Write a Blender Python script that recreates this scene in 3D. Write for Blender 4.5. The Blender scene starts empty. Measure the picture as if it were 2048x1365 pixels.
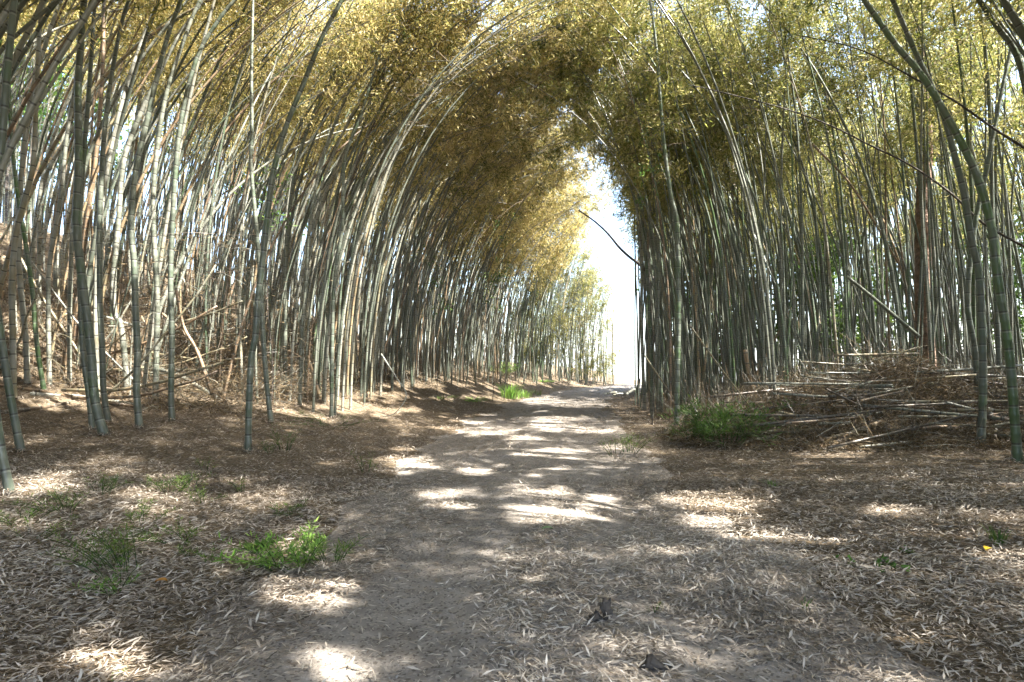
import bpy, math
import numpy as np
from mathutils import Vector

# ------------------------------------------------------------------ camera, sky, sun, exposure
SC = bpy.context.scene
COL = SC.collection
F = 1138.0                      # focal length in pixels of the 2048 wide photograph
HOR = 730.0                     # horizon row
PITCH = math.atan((HOR - 682.5) / F)
CAMZ = 1.40
cam_d = bpy.data.cameras.new("camera")
cam_d.sensor_width = 36.0
cam_d.lens = F / 2048 * 36.0
cam_d.clip_end = 5000
cam = bpy.data.objects.new("camera", cam_d)
COL.objects.link(cam)
cam.location = (0, 0, CAMZ)
cam.rotation_euler = (math.pi / 2 + PITCH, 0, 0)
SC.camera = cam

SUN_EL = math.radians(52)
sx, sy = 0.88, -0.34            # towards the sun: right and a little behind the camera
n_ = math.hypot(sx, sy)
SUN = np.array([sx / n_ * math.cos(SUN_EL), sy / n_ * math.cos(SUN_EL), math.sin(SUN_EL)])
sun_d = bpy.data.lights.new("sun", "SUN")
sun_d.energy = 5.0
sun_d.angle = math.radians(0.6)
sun_d.color = (1.0, 0.95, 0.87)
sun = bpy.data.objects.new("sun", sun_d)
COL.objects.link(sun)
sun.rotation_euler = Vector(SUN.tolist()).to_track_quat('Z', 'Y').to_euler()

world = bpy.data.worlds.new("World")
SC.world = world
world.use_nodes = True
wn, wl = world.node_tree.nodes, world.node_tree.links
for n in list(wn):
    wn.remove(n)
out = wn.new("ShaderNodeOutputWorld")
bg = wn.new("ShaderNodeBackground")
bg.inputs[1].default_value = 0.115
sky = wn.new("ShaderNodeTexSky")
sky.sky_type = 'NISHITA'
sky.sun_disc = False
sky.sun_elevation = SUN_EL
sky.sun_rotation = math.atan2(sx, sy)
sky.dust_density = 2.0
tc = wn.new("ShaderNodeTexCoord")
sp = wn.new("ShaderNodeSeparateXYZ")
mx = wn.new("ShaderNodeMath"); mx.operation = 'MAXIMUM'; mx.inputs[1].default_value = 0.03
cb = wn.new("ShaderNodeCombineXYZ")
wl.new(tc.outputs['Generated'], sp.inputs[0])
wl.new(sp.outputs[0], cb.inputs[0]); wl.new(sp.outputs[1], cb.inputs[1])
wl.new(sp.outputs[2], mx.inputs[0]); wl.new(mx.outputs[0], cb.inputs[2])
wl.new(cb.outputs[0], sky.inputs[0])
wl.new(sky.outputs[0], bg.inputs[0])
wl.new(bg.outputs[0], out.inputs[0])

SC.view_settings.view_transform = 'Standard'
SC.view_settings.look = 'None'
SC.view_settings.gamma = 1.0
SC.view_settings.exposure = 3.05
cy = SC.cycles
cy.max_bounces = 6
cy.diffuse_bounces = 4
cy.transmission_bounces = 4
cy.transparent_max_bounces = 6
cy.glossy_bounces = 2
cy.caustics_reflective = False
cy.caustics_refractive = False
cy.use_denoising = True

# ------------------------------------------------------------------ terrain
XCY = np.array([-60, -10, 0, 10, 15, 20, 25, 30, 35, 40, 50, 70, 200], float)
XCX = np.array([0, 0, 0.1, 0.4, 0.9, 1.6, 2.7, 4.3, 6.6, 9.6, 18, 40, 200], float)


def smooth(t):
    t = np.clip(t, 0, 1)
    return t * t * (3 - 2 * t)


def hash2(ix, iy, k=0):
    v = (ix.astype(np.int64) * 374761393 + iy.astype(np.int64) * 668265263 + k * 974711) & 0x7fffffff
    v = ((v ^ (v >> 13)) * 1274126177) & 0x7fffffff
    v = (v ^ (v >> 16)) & 0xffff
    return v / 65535.0


def vnoise(x, y, s, k=0):
    x = np.asarray(x, float) / s + 1000.0; y = np.asarray(y, float) / s + 1000.0
    ix, iy = np.floor(x), np.floor(y)
    fx, fy = smooth(x - ix), smooth(y - iy)
    a = hash2(ix, iy, k); b = hash2(ix + 1, iy, k); c = hash2(ix, iy + 1, k); d = hash2(ix + 1, iy + 1, k)
    return (a * (1 - fx) + b * fx) * (1 - fy) + (c * (1 - fx) + d * fx) * fy


def path_x(y):
    return np.interp(y, XCY, XCX)


def height(x, y):
    x = np.asarray(x, float); y = np.asarray(y, float)
    u = x - path_x(y)
    e = np.maximum(0, -u - 2.0)
    A = np.interp(y, [0, 6, 10, 18, 34, 42, 46], [.12, .2, .5, 1.2, 1.05, .3, 0])
    hill = np.interp(y, [0, 8, 12, 25, 40], [.4, 0.9, 2.0, 2.0, .4])
    h = A * smooth(e / 4.2) + hill * smooth((e - 3.8) / 7)
    h = h + np.interp(y, [4, 12, 30, 44], [0, 3.6, 4.2, 2.0]) * smooth((e - 8.5) / 13)
    er = np.maximum(0, u - 2.1)
    B = np.interp(y, [0, 8, 14, 30, 36], [.08, .15, .45, .3, 0])
    h = h + B * smooth(er / 4)
    h = h + (.55 + .5 * vnoise(x, y, .9, 91)) * np.exp(-((x - 7.3) / 2.5) ** 2 - ((y - 10.7) / 1.6) ** 2)
    h = h - .03 * np.exp(-((np.abs(u - .05) - .85) / .25) ** 2)
    h = h + 0.05 * (vnoise(x, y, 1.3) - .5) + 0.02 * (vnoise(x, y, .35, 3) - .5)
    r = np.hypot(x, y)
    h = h - 0.075 * np.maximum(0, r - 44) - .12 * np.maximum(0, r - 60)
    return h


def to_px(x, y, z):
    """photograph pixel of a world point"""
    c, s = math.cos(PITCH), math.sin(PITCH)
    dz = z - CAMZ
    dep = y * c + dz * s
    up = -y * s + dz * c
    dep = np.where(dep < 0.05, 0.05, dep)
    return 1024 + F * x / dep, 682.5 - F * up / dep


def ray(px, py):
    c, s = math.cos(PITCH), math.sin(PITCH)
    a = (px - 1024) / F
    b = (682.5 - py) / F
    d = np.array([a, c - b * s, s + b * c])
    return d / d[1]                      # per metre of y


def on_ground(px, py, ymax=46):
    d = ray(px, py)
    ys = np.linspace(1.5, ymax, 1800)
    z = CAMZ + d[2] * ys
    g = height(d[0] * ys, ys)
    k = np.nonzero(z <= g)[0]
    y = ys[k[0]] if len(k) else ymax
    return np.array([d[0] * y, y, float(height(d[0] * y, y))])


def at(px, py, y):
    d = ray(px, py)
    return np.array([d[0] * y, y, CAMZ + d[2] * y])


# ------------------------------------------------------------------ materials
def new_mat(name):
    m = bpy.data.materials.new(name)
    m.use_nodes = True
    nt = m.node_tree
    for n in list(nt.nodes):
        nt.nodes.remove(n)
    o = nt.nodes.new("ShaderNodeOutputMaterial")
    return m, nt, o


def ramp(nt, stops):
    r = nt.nodes.new("ShaderNodeValToRGB")
    e = r.color_ramp.elements
    while len(e) > 1:
        e.remove(e[-1])
    e[0].position = stops[0][0]; e[0].color = (*stops[0][1], 1)
    for p, c in stops[1:]:
        q = e.new(p); q.color = (*c, 1)
    return r


def attr(nt, name):
    a = nt.nodes.new("ShaderNodeAttribute")
    a.attribute_name = name
    return a


def noise(nt, scale, detail=4, coord=None):
    n = nt.nodes.new("ShaderNodeTexNoise")
    n.inputs['Scale'].default_value = scale
    n.inputs['Detail'].default_value = detail
    if coord is not None:
        nt.links.new(coord, n.inputs['Vector'])
    return n


def mixc(nt, fac, a, b, mode='MIX'):
    m = nt.nodes.new("ShaderNodeMix")
    m.data_type = 'RGBA'; m.blend_type = mode
    for sock, v in ((m.inputs[0], fac), (m.inputs[6], a), (m.inputs[7], b)):
        if hasattr(v, 'is_output'):
            nt.links.new(v, sock)
        elif isinstance(v, tuple):
            sock.default_value = (*v, 1)
        else:
            sock.default_value = v
    return m.outputs[2]


def math_(nt, op, a, b=None, c=None):
    m = nt.nodes.new("ShaderNodeMath"); m.operation = op
    for i, v in enumerate((a, b, c)):
        if v is None:
            continue
        if hasattr(v, 'is_output'):
            nt.links.new(v, m.inputs[i])
        else:
            m.inputs[i].default_value = v
    return m.outputs[0]


def leaf_mat(name, stops, trans=0.45, rough=0.5):
    m, nt, o = new_mat(name)
    a = attr(nt, "tone")
    r = ramp(nt, stops)
    nt.links.new(a.outputs['Fac'], r.inputs[0])
    p = nt.nodes.new("ShaderNodeBsdfPrincipled")
    p.inputs['Roughness'].default_value = rough
    p.inputs['Specular IOR Level'].default_value = 0.3
    t = nt.nodes.new("ShaderNodeBsdfTranslucent")
    nt.links.new(r.outputs[0], p.inputs['Base Color'])
    nt.links.new(r.outputs[0], t.inputs[0])
    x = nt.nodes.new("ShaderNodeMixShader"); x.inputs[0].default_value = trans
    nt.links.new(p.outputs[0], x.inputs[1]); nt.links.new(t.outputs[0], x.inputs[2])
    nt.links.new(x.outputs[0], o.inputs[0])
    return m


def culm_mat():
    m, nt, o = new_mat("bamboo_culm")
    tone = attr(nt, "tone").outputs['Fac']
    nd = attr(nt, "nd").outputs['Fac']
    geo = nt.nodes.new("ShaderNodeNewGeometry")
    mp = nt.nodes.new("ShaderNodeMapping"); mp.inputs['Scale'].default_value = (1, 1, .35)
    nt.links.new(geo.outputs['Position'], mp.inputs[0])
    n1 = noise(nt, 9, 5, mp.outputs[0])
    n2 = noise(nt, 45, 3, mp.outputs[0])
    tt = math_(nt, 'ADD', tone, math_(nt, 'MULTIPLY', math_(nt, 'SUBTRACT', n1.outputs[0], .5), .34))
    r = ramp(nt, [(0, (.045, .10, .022)), (.12, (.07, .115, .05)), (.22, (.085, .105, .08)), (.42, (.125, .135, .105)), (.6, (.27, .27, .23)),  # pale grey stop brightened so those stems look sunlit
                  (.72, (.21, .185, .11)), (.82, (.27, .19, .11)), (.92, (.18, .12, .075)), (1, (.085, .064, .046))])
    nt.links.new(tt, r.inputs[0])
    fr = math_(nt, 'FRACT', nd)
    # thin dark scar with a paler waxy band just under it
    dark = math_(nt, 'LESS_THAN', math_(nt, 'ABSOLUTE', math_(nt, 'SUBTRACT', fr, .5)), .042)
    pale = math_(nt, 'MULTIPLY', math_(nt, 'LESS_THAN', math_(nt, 'ABSOLUTE', math_(nt, 'SUBTRACT', fr, .425)), .045), .4)
    c = mixc(nt, math_(nt, 'MULTIPLY', math_(nt, 'SUBTRACT', n2.outputs[0], .35), .9), r.outputs[0], (.10, .105, .08))
    c = mixc(nt, pale, c, (.26, .27, .235))
    c = mixc(nt, math_(nt, 'MULTIPLY', dark, .85), c, (.03, .028, .022))
    p = nt.nodes.new("ShaderNodeBsdfPrincipled")
    p.inputs['Roughness'].default_value = .38
    p.inputs['Specular IOR Level'].default_value = .5
    nt.links.new(c, p.inputs['Base Color'])
    nt.links.new(p.outputs[0], o.inputs[0])
    return m


def simple_mat(name, c1, c2, scale=20, rough=.85, bump=0, tone=False):
    m, nt, o = new_mat(name)
    geo = nt.nodes.new("ShaderNodeNewGeometry")
    n1 = noise(nt, scale, 5, geo.outputs['Position'])
    f = math_(nt, 'MULTIPLY', math_(nt, 'SUBTRACT', n1.outputs[0], .3), 2.4)
    f.node.use_clamp = True
    c = mixc(nt, f, c1, c2)
    p = nt.nodes.new("ShaderNodeBsdfPrincipled")
    p.inputs['Roughness'].default_value = rough
    nt.links.new(c, p.inputs['Base Color'])
    if bump:
        b = nt.nodes.new("ShaderNodeBump"); b.inputs['Strength'].default_value = bump
        b.inputs['Distance'].default_value = .05
        nt.links.new(n1.outputs[0], b.inputs['Height']); nt.links.new(b.outputs[0], p.inputs['Normal'])
    nt.links.new(p.outputs[0], o.inputs[0])
    return m


def ground_mat():
    m, nt, o = new_mat("forest_floor")
    geo = nt.nodes.new("ShaderNodeNewGeometry")
    pos = geo.outputs['Position']
    mp = nt.nodes.new("ShaderNodeMapping"); mp.inputs['Scale'].default_value = (1, 2.2, 1)
    mp.inputs['Rotation'].default_value = (0, 0, .4)
    nt.links.new(pos, mp.inputs[0])
    v = nt.nodes.new("ShaderNodeTexVoronoi"); v.inputs['Scale'].default_value = 34
    nt.links.new(mp.outputs[0], v.inputs['Vector'])
    big = noise(nt, .7, 4, pos)
    fine = noise(nt, 30, 4, pos)
    r = ramp(nt, [(0, (.045, .035, .025)), (.35, (.12, .092, .066)), (.7, (.22, .17, .122)), (1, (.34, .28, .21))])
    sep = nt.nodes.new("ShaderNodeSeparateColor"); nt.links.new(v.outputs['Color'], sep.inputs[0])
    nt.links.new(math_(nt, 'ADD', math_(nt, 'MULTIPLY', sep.outputs[0], .6), math_(nt, 'MULTIPLY', fine.outputs[0], .4)), r.inputs[0])
    c = mixc(nt, math_(nt, 'MULTIPLY', big.outputs[0], .55), r.outputs[0], (.11, .085, .04))
    p = nt.nodes.new("ShaderNodeBsdfPrincipled"); p.inputs['Roughness'].default_value = .9
    p.inputs['Specular IOR Level'].default_value = .15
    nt.links.new(c, p.inputs['Base Color'])
    b = nt.nodes.new("ShaderNodeBump"); b.inputs['Strength'].default_value = .8; b.inputs['Distance'].default_value = .02
    nt.links.new(v.outputs['Distance'], b.inputs['Height']); nt.links.new(b.outputs[0], p.inputs['Normal'])
    nt.links.new(p.outputs[0], o.inputs[0])
    return m


def path_mat():
    m, nt, o = new_mat("packed_dirt")
    geo = nt.nodes.new("ShaderNodeNewGeometry")
    pos = geo.outputs['Position']
    big = noise(nt, 1.1, 5, pos)
    mid = noise(nt, 7, 5, pos)
    fine = noise(nt, 90, 4, pos)
    r = ramp(nt, [(.3, (.17, .147, .125)), (.5, (.28, .25, .217)), (.7, (.40, .36, .32))])
    nt.links.new(math_(nt, 'ADD', math_(nt, 'MULTIPLY', big.outputs[0], .45), math_(nt, 'MULTIPLY', mid.outputs[0], .55)), r.inputs[0])
    v = nt.nodes.new("ShaderNodeTexVoronoi"); v.inputs['Scale'].default_value = 75
    nt.links.new(pos, v.inputs['Vector'])
    sep = nt.nodes.new("ShaderNodeSeparateColor"); nt.links.new(v.outputs['Color'], sep.inputs[0])
    st = math_(nt, 'MULTIPLY', math_(nt, 'GREATER_THAN', sep.outputs[0], .8), .5)
    c = mixc(nt, st, r.outputs[0], (.42, .38, .33))
    c = mixc(nt, math_(nt, 'MULTIPLY', math_(nt, 'GREATER_THAN', sep.outputs[1], .86), .6), c, (.06, .05, .04))
    p = nt.nodes.new("ShaderNodeBsdfPrincipled"); p.inputs['Roughness'].default_value = .93
    p.inputs['Specular IOR Level'].default_value = .15
    nt.links.new(c, p.inputs['Base Color'])
    b = nt.nodes.new("ShaderNodeBump"); b.inputs['Strength'].default_value = .7; b.inputs['Distance'].default_value = .012
    nt.links.new(fine.outputs[0], b.inputs['Height']); nt.links.new(b.outputs[0], p.inputs['Normal'])
    nt.links.new(p.outputs[0], o.inputs[0])
    return m


M_CULM = culm_mat()
M_GOLD = leaf_mat("golden_bamboo_leaf", [(0, (.05, .075, .015)), (.3, (.24, .235, .06)), (.65, (.62, .50, .19)), (1, (.86, .73, .40))], .5)
M_OLIVE = leaf_mat("olive_bamboo_leaf", [(0, (.04, .075, .015)), (.35, (.21, .235, .05)), (.7, (.50, .45, .15)), (1, (.76, .67, .35))], .5)
M_GREEN = leaf_mat("green_leaf", [(0, (.035, .08, .016)), (.5, (.085, .165, .033)), (1, (.19, .27, .06))], .45)
M_BRIGHT = leaf_mat("bright_leaf", [(0, (.08, .19, .03)), (.5, (.16, .32, .055)), (1, (.32, .45, .10))], .4)
M_LITTER = leaf_mat("fallen_leaf", [(0, (.08, .062, .045)), (.25, (.25, .20, .15)), (.55, (.48, .42, .345)), (.85, (.66, .60, .52)), (1, (.76, .71, .63))], .12, .6)
M_BROWNL = leaf_mat("dry_brown_leaf", [(0, (.05, .035, .018)), (.5, (.15, .108, .058)), (1, (.36, .28, .17))], .3, .7)
M_TWIG = simple_mat("twig_wood", (.10, .075, .05), (.26, .20, .14), 14)
M_BARK = simple_mat("pine_bark", (.06, .042, .03), (.30, .19, .13), 9, .9, 1.0)
M_GREYBARK = simple_mat("dark_bark", (.035, .03, .027), (.10, .085, .07), 18, .9, .8)
M_GROUND = ground_mat()
M_PATH = path_mat()


# ------------------------------------------------------------------ mesh helpers
def mesh_obj(name, V, Q, mat, parent=None, attrs=None, sm=False, T=None):
    """V (n,3), Q (m,4) quads, T (k,3) triangles -> one linked mesh object"""
    V = np.asarray(V, np.float32).reshape(-1, 3)
    Q = np.asarray(Q if Q is not None else [], np.int32).reshape(-1, 4)
    T = np.asarray(T if T is not None else [], np.int32).reshape(-1, 3)
    me = bpy.data.meshes.new(name)
    me.vertices.add(len(V)); me.vertices.foreach_set("co", V.ravel())
    nl = Q.size + T.size
    me.loops.add(nl); me.loops.foreach_set("vertex_index", np.concatenate([Q.ravel(), T.ravel()]))
    np_ = len(Q) + len(T)
    me.polygons.add(np_)
    ls = np.concatenate([np.arange(len(Q)) * 4, Q.size + np.arange(len(T)) * 3]).astype(np.int32)
    me.polygons.foreach_set("loop_start", ls)
    if sm:
        me.polygons.foreach_set("use_smooth", np.ones(np_, bool))
    me.update(calc_edges=True)
    for k, a in (attrs or {}).items():
        at_ = me.attributes.new(k, 'FLOAT', 'POINT')
        at_.data.foreach_set("value", np.asarray(a, np.float32).ravel())
    me.materials.append(mat)
    o = bpy.data.objects.new(name, me)
    COL.objects.link(o)
    if parent is not None:
        o.parent = parent
    return o


def empty(name, loc=(0, 0, 0)):
    o = bpy.data.objects.new(name, None)
    o.empty_display_size = .1
    o.location = [float(v) for v in loc]
    COL.objects.link(o)
    return o


def tag(o, label=None, cat=None, group=None, kind=None):
    if label: o["label"] = label
    if cat: o["category"] = cat
    if group: o["group"] = group
    if kind: o["kind"] = kind
    return o


def tube(P, R, k=6, phase=0.0):
    """swept tube, returns V, Q, arclength per vertex"""
    P = np.asarray(P, float); R = np.asarray(R, float)
    n = len(P)
    T = np.gradient(P, axis=0)
    T /= np.linalg.norm(T, axis=1)[:, None] + 1e-9
    ref = np.array([0.0, 1.0, 0.0]) if abs(T[0][1]) < .8 else np.array([1.0, 0, 0])
    A = np.cross(T, ref); A /= np.linalg.norm(A, axis=1)[:, None] + 1e-9
    B = np.cross(T, A)
    th = np.arange(k) / k * 2 * math.pi + phase
    V = P[:, None, :] + R[:, None, None] * (np.cos(th)[None, :, None] * A[:, None, :] + np.sin(th)[None, :, None] * B[:, None, :])
    i = np.arange(n - 1)[:, None] * k
    j = np.arange(k)[None, :]
    j2 = (j + 1) % k
    Q = np.stack([i + j, i + j2, i + k + j2, i + k + j], -1).reshape(-1, 4)
    s = np.concatenate([[0], np.cumsum(np.linalg.norm(np.diff(P, axis=0), axis=1))])
    return V.reshape(-1, 3), Q, np.repeat(s, k)


class Batch:
    def __init__(self):
        self.V, self.Q, self.A, self.n = [], [], {}, 0

    def add(self, V, Q, **attrs):
        self.V.append(V); self.Q.append(Q + self.n); self.n += len(V)
        for k, a in attrs.items():
            a = np.broadcast_to(np.asarray(a, np.float32), (len(V),)) if np.ndim(a) == 0 else np.asarray(a, np.float32)
            self.A.setdefault(k, []).append(a)

    def build(self, name, mat, parent=None, sm=False, origin=None):
        V = np.concatenate(self.V)
        if origin is not None:
            V = V - np.asarray(origin)[None]
        return mesh_obj(name, V, np.concatenate(self.Q), mat, parent, {k: np.concatenate(v) for k, v in self.A.items()}, sm)


def leaf_quads(base, d, side, ln, wd, fold=0.0):
    """pointed rhombic leaves"""
    n = len(base)
    ln = np.broadcast_to(ln, (n,))[:, None]; wd = np.broadcast_to(wd, (n,))[:, None]
    nrm = np.cross(d, side)
    V = np.empty((n, 4, 3))
    V[:, 0] = base
    V[:, 1] = base + d * ln * .38 + side * wd * .5 + nrm * wd * fold
    V[:, 2] = base + d * ln
    V[:, 3] = base + d * ln * .38 - side * wd * .5 + nrm * wd * fold
    return V.reshape(-1, 3), np.arange(n * 4).reshape(-1, 4)


def unit(v):
    return v / (np.linalg.norm(v, axis=-1, keepdims=True) + 1e-9)


# ------------------------------------------------------------------ where the sun comes through the crowns
# openings in the leaf canopy, given by the spots they let the sun reach on the ground (photo pixel, half axes)
SPOTS = [(810, 928, 62, 22), (875, 988, 70, 11), (860, 1012, 60, 9), (940, 945, 40, 9), (1060, 985, 62, 15), (1130, 1030, 125, 22),
         (1180, 1000, 60, 10), (1050, 880, 40, 7), (1090, 855, 34, 6), (1120, 840, 55, 6), (1140, 810, 75, 7), (1440, 1000, 92, 17),
         (1400, 1040, 92, 22), (1500, 1080, 95, 24), (1640, 1090, 80, 12), (1780, 1028, 46, 9), (230, 1300, 125, 48), (590, 1195, 100, 34),
         (640, 1335, 110, 36), (1730, 1348, 135, 20), (1350, 1110, 60, 11), (2010, 1130, 60, 22), (600, 1100, 50, 20), (10, 985, 30, 8),
         (450, 800, 70, 10), (545, 805, 60, 9), (700, 815, 45, 8), (170, 800, 95, 15), (90, 745, 80, 30), (830, 770, 80, 8),
         (950, 795, 90, 6), (1040, 800, 70, 7), (1060, 762, 50, 8), (1270, 830, 45, 6), (1200, 862, 34, 5), (1270, 815, 50, 5),
         (1150, 747, 60, 8), (260, 690, 60, 40), (120, 660, 50, 40), (600, 770, 70, 12), (790, 820, 55, 6), (740, 790, 60, 7),
         (1660, 905, 70, 10), (1500, 790, 22, 50), (1100, 905, 40, 6), (1225, 900, 30, 5), (1000, 868, 60, 5)]


def sunlit_hole(P):
    """True for points whose sun ray lands inside one of the ground spots (or in the broken light of the left grove)"""
    x, y, z = P[:, 0], P[:, 1], P[:, 2]
    g = np.zeros(len(P))
    for _ in range(3):
        t = (z - g) / SUN[2]
        gx = x - SUN[0] * t; gy = y - SUN[1] * t
        g = height(gx, gy)
    px, py = to_px(gx, gy, g)
    jx = .6 * (vnoise(gx, gy, .5, 7) - .5) + .6 * (vnoise(gx, gy, .17, 9) - .5); jy = .6 * (vnoise(gx, gy, .5, 8) - .5) + .6 * (vnoise(gx, gy, .17, 10) - .5)
    hit = np.zeros(len(P), bool)
    for cx, cy_, rx, ry in SPOTS:
        a = (px - cx) / (rx * 1.05) + jx * 1.9; b = (py - cy_) / (ry * 1.05) + jy * 1.9
        hit |= (a * a + b * b) < 1.0
    hit &= gy > 1.0
    u = gx - path_x(gy)
    # scattered breaks in the crowns of the left bank and beyond
    nz = .65 * vnoise(gx, gy, .8, 11) + .35 * vnoise(gx, gy, .3, 12)
    far = (u < -4.0) & (gy > 11)
    hit |= far & (nz > .585)
    hit |= (np.abs(u) < 3.2) & (gy > 3) & (gy <= 12) & (.5 * nz + .5 * vnoise(gx, gy, .22, 13) > .76)
    hit |= (gy > 12) & (u >= -4.0) & (nz > .72)
    hit |= (gy > 34) & (nz > .45)
    hit |= (u > 3) & (gy > 12) & (nz > .74)
    # the shafts that reach the pine's trunk
    pp = (x - 10.5) * SUN[0] + (y - 14.5) * SUN[1]
    tt = pp / (SUN[0] ** 2 + SUN[1] ** 2)
    dh = np.hypot(x - 10.5 - SUN[0] * tt, y - 14.5 - SUN[1] * tt)
    zh = z - SUN[2] * tt
    hit |= (tt > 0) & (dh < .42) & (((zh > 1.2) & (zh < 4.3)) | ((zh > 5.0) & (zh < 6.5)))
    us = x - path_x(y)
    g3 = .5 * vnoise(x + .31 * z, y - .27 * z, 1.6, 71) + .5 * vnoise(x * .7 - y * .7, z * 1.1 + y * .3, 1.1, 72)
    hit |= (us < -6.5) & (y > 5) & (g3 > .64)
    hit |= (us > 9) & (y > 8) & (g3 > .60)
    return hit


# ------------------------------------------------------------------ bamboo
def arch_curve(base, L, az, th0, th1, p=1.8, wob=0.0, rng=None, n=26):
    """culm that leans th0 at the foot and bends towards th0+th1 at the tip, in direction az"""
    t = np.linspace(0, 1, n)
    th = th0 + th1 * t ** p
    ds = L / (n - 1)
    dx = np.sin(th); dz = np.cos(th)
    X = np.concatenate([[0], np.cumsum((dx[1:] + dx[:-1]) / 2 * ds)])
    Z = np.concatenate([[0], np.cumsum((dz[1:] + dz[:-1]) / 2 * ds)])
    P = np.empty((n, 3))
    w = 0
    if rng is not None and wob:
        w = wob * np.sin(t * rng.uniform(4, 9) + rng.uniform(0, 6)) * t
    P[:, 0] = base[0] + math.cos(az) * X - math.sin(az) * w
    P[:, 1] = base[1] + math.sin(az) * X + math.cos(az) * w
    P[:, 2] = base[2] - .05 + Z
    return P


def resample(P, step):
    s = np.concatenate([[0], np.cumsum(np.linalg.norm(np.diff(P, axis=0), axis=1))])
    n = max(4, int(s[-1] / step) + 1)
    q = np.linspace(0, s[-1], n)
    return np.stack([np.interp(q, s, P[:, i]) for i in range(3)], 1)


def culm_mesh(P, r0, k, node=.26, hero=False, tip=.006):
    s = np.concatenate([[0], np.cumsum(np.linalg.norm(np.diff(P, axis=0), axis=1))])
    L = s[-1]
    if hero:
        ns = np.arange(node * .5, L, node)
        q = np.unique(np.concatenate([[0], ns - .02, ns, ns + .02, ns + node * .5, [L]]))
        q = q[(q >= 0) & (q <= L)]
        C = np.stack([np.interp(q, s, P[:, i]) for i in range(3)], 1)
        isn = np.min(np.abs(q[:, None] - ns[None]), 1) < .001
        R = (r0 - tip) * (1 - (q / L) ** 1.6) + tip
        R = R * (1 + .10 * isn) * (1 + .25 * np.exp(-q / .12))
        V, Q, sv = tube(C, R, k)
        return V, Q, sv / node
    R = (r0 - tip) * (1 - (s / L) ** 1.6) + tip
    V, Q, sv = tube(P, R, k)
    return V, Q, sv / node


def crown(P, rng, nb, nleaf, s0=.45, bl=1.3, size=.12, wid=.022, spread=.10, up=.55):
    """side branches and their leaves along a culm: returns branch polylines and leaf arrays"""
    s = np.concatenate([[0], np.cumsum(np.linalg.norm(np.diff(P, axis=0), axis=1))])
    L = s[-1]
    u = rng.random(nb)
    q = L * (s0 + (1 - s0) * u ** .85)
    B = np.stack([np.interp(q, s, P[:, i]) for i in range(3)], 1)
    az = rng.uniform(0, 2 * math.pi, nb)
    tt = (q / L - s0) / (1 - s0)
    ln = bl * (.35 + 1.1 * np.sqrt(np.clip(tt, 0, 1)) * (1 - tt * .72)) * rng.uniform(.6, 1.2, nb)
    D = np.stack([np.cos(az), np.sin(az), np.full(nb, up) * rng.uniform(.2, 1.4, nb)], 1)
    D = unit(D)
    tk = np.array([0, .35, .7, 1.0])
    BR = B[:, None] + D[:, None] * (ln[:, None] * tk[None])[..., None]
    BR[:, :, 2] -= (.38 * ln[:, None] * tk[None] ** 2)
    # sprays: leaf clusters near branch points
    nsp = nb * 6
    bi = rng.integers(0, nb, nsp)
    t = rng.uniform(.15, 1.05, nsp)
    C = B[bi] + D[bi] * (ln[bi] * t)[:, None]
    C[:, 2] -= .38 * ln[bi] * t ** 2
    C += rng.normal(0, spread, (nsp, 3))
    li = rng.integers(0, nsp, nleaf)
    base = C[li] + rng.normal(0, .065, (nleaf, 3))
    base[:, 2] -= np.abs(rng.normal(0, .06, nleaf))
    SD = rng.normal(0, .5, (nsp, 3))
    d = unit(.4 * D[bi[li]] + SD[li] + rng.normal(0, .33, (nleaf, 3)) + np.array([0, 0, -.6]))
    side = unit(np.cross(d, rng.normal(0, 1, (nleaf, 3))))
    tone = np.clip(rng.normal(.5, .17, nleaf) + (rng.random(nsp)[li] - .5) * .55 + rng.normal(0, .1), 0, 1)
    return BR, (base, d, side, size * rng.uniform(.65, 1.25, nleaf), wid * rng.uniform(.8, 1.3, nleaf), tone)


def branch_mesh(BR, r=.006):
    b = Batch()
    for c in BR:
        V, Q, _ = tube(c, [r, r * .8, r * .5, r * .2], 3)
        b.add(V, Q)
    return b


BLUE_GAP = []


def keep_out(P):
    """clear air: the opening over the end of the path, the low tunnel over the path, in front of the camera"""
    x, y, z = P[:, 0], P[:, 1], P[:, 2]
    u = x - path_x(y)
    q = x / np.maximum(y, 1.0)
    lb = .190 - .058 * smooth(((z - 1.4) / np.maximum(y, 1) - .13) / .16)
    n3 = vnoise(x * 2, z * 2, 1.5, 95) - .5
    k = (y > 9) & (q > lb + .012 * n3) & (q < .222 + .03 * n3 - .05 * smooth((z / np.maximum(y, 1) - .18) / .12)) & (z < 1.4 + (.28 + .10 * n3) * y)
    k |= (np.abs(u) < 2.6) & (y < 24) & (z < np.interp(y, [0, 8, 16, 24], [5.0, 5.2, 5.8, 6.6]))
    k |= (z < np.interp(y, [0, 9, 14, 25, 40], [4.2, 4.0, 4.2, 3.2, 2.4]) + 1.2 * (vnoise(x, y, .9, 5) - .5)) & (u < 0) & (y < 30)
    k |= (y < 6) & (np.hypot(x, y) < 6) & (z < 5)
    return k


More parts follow.
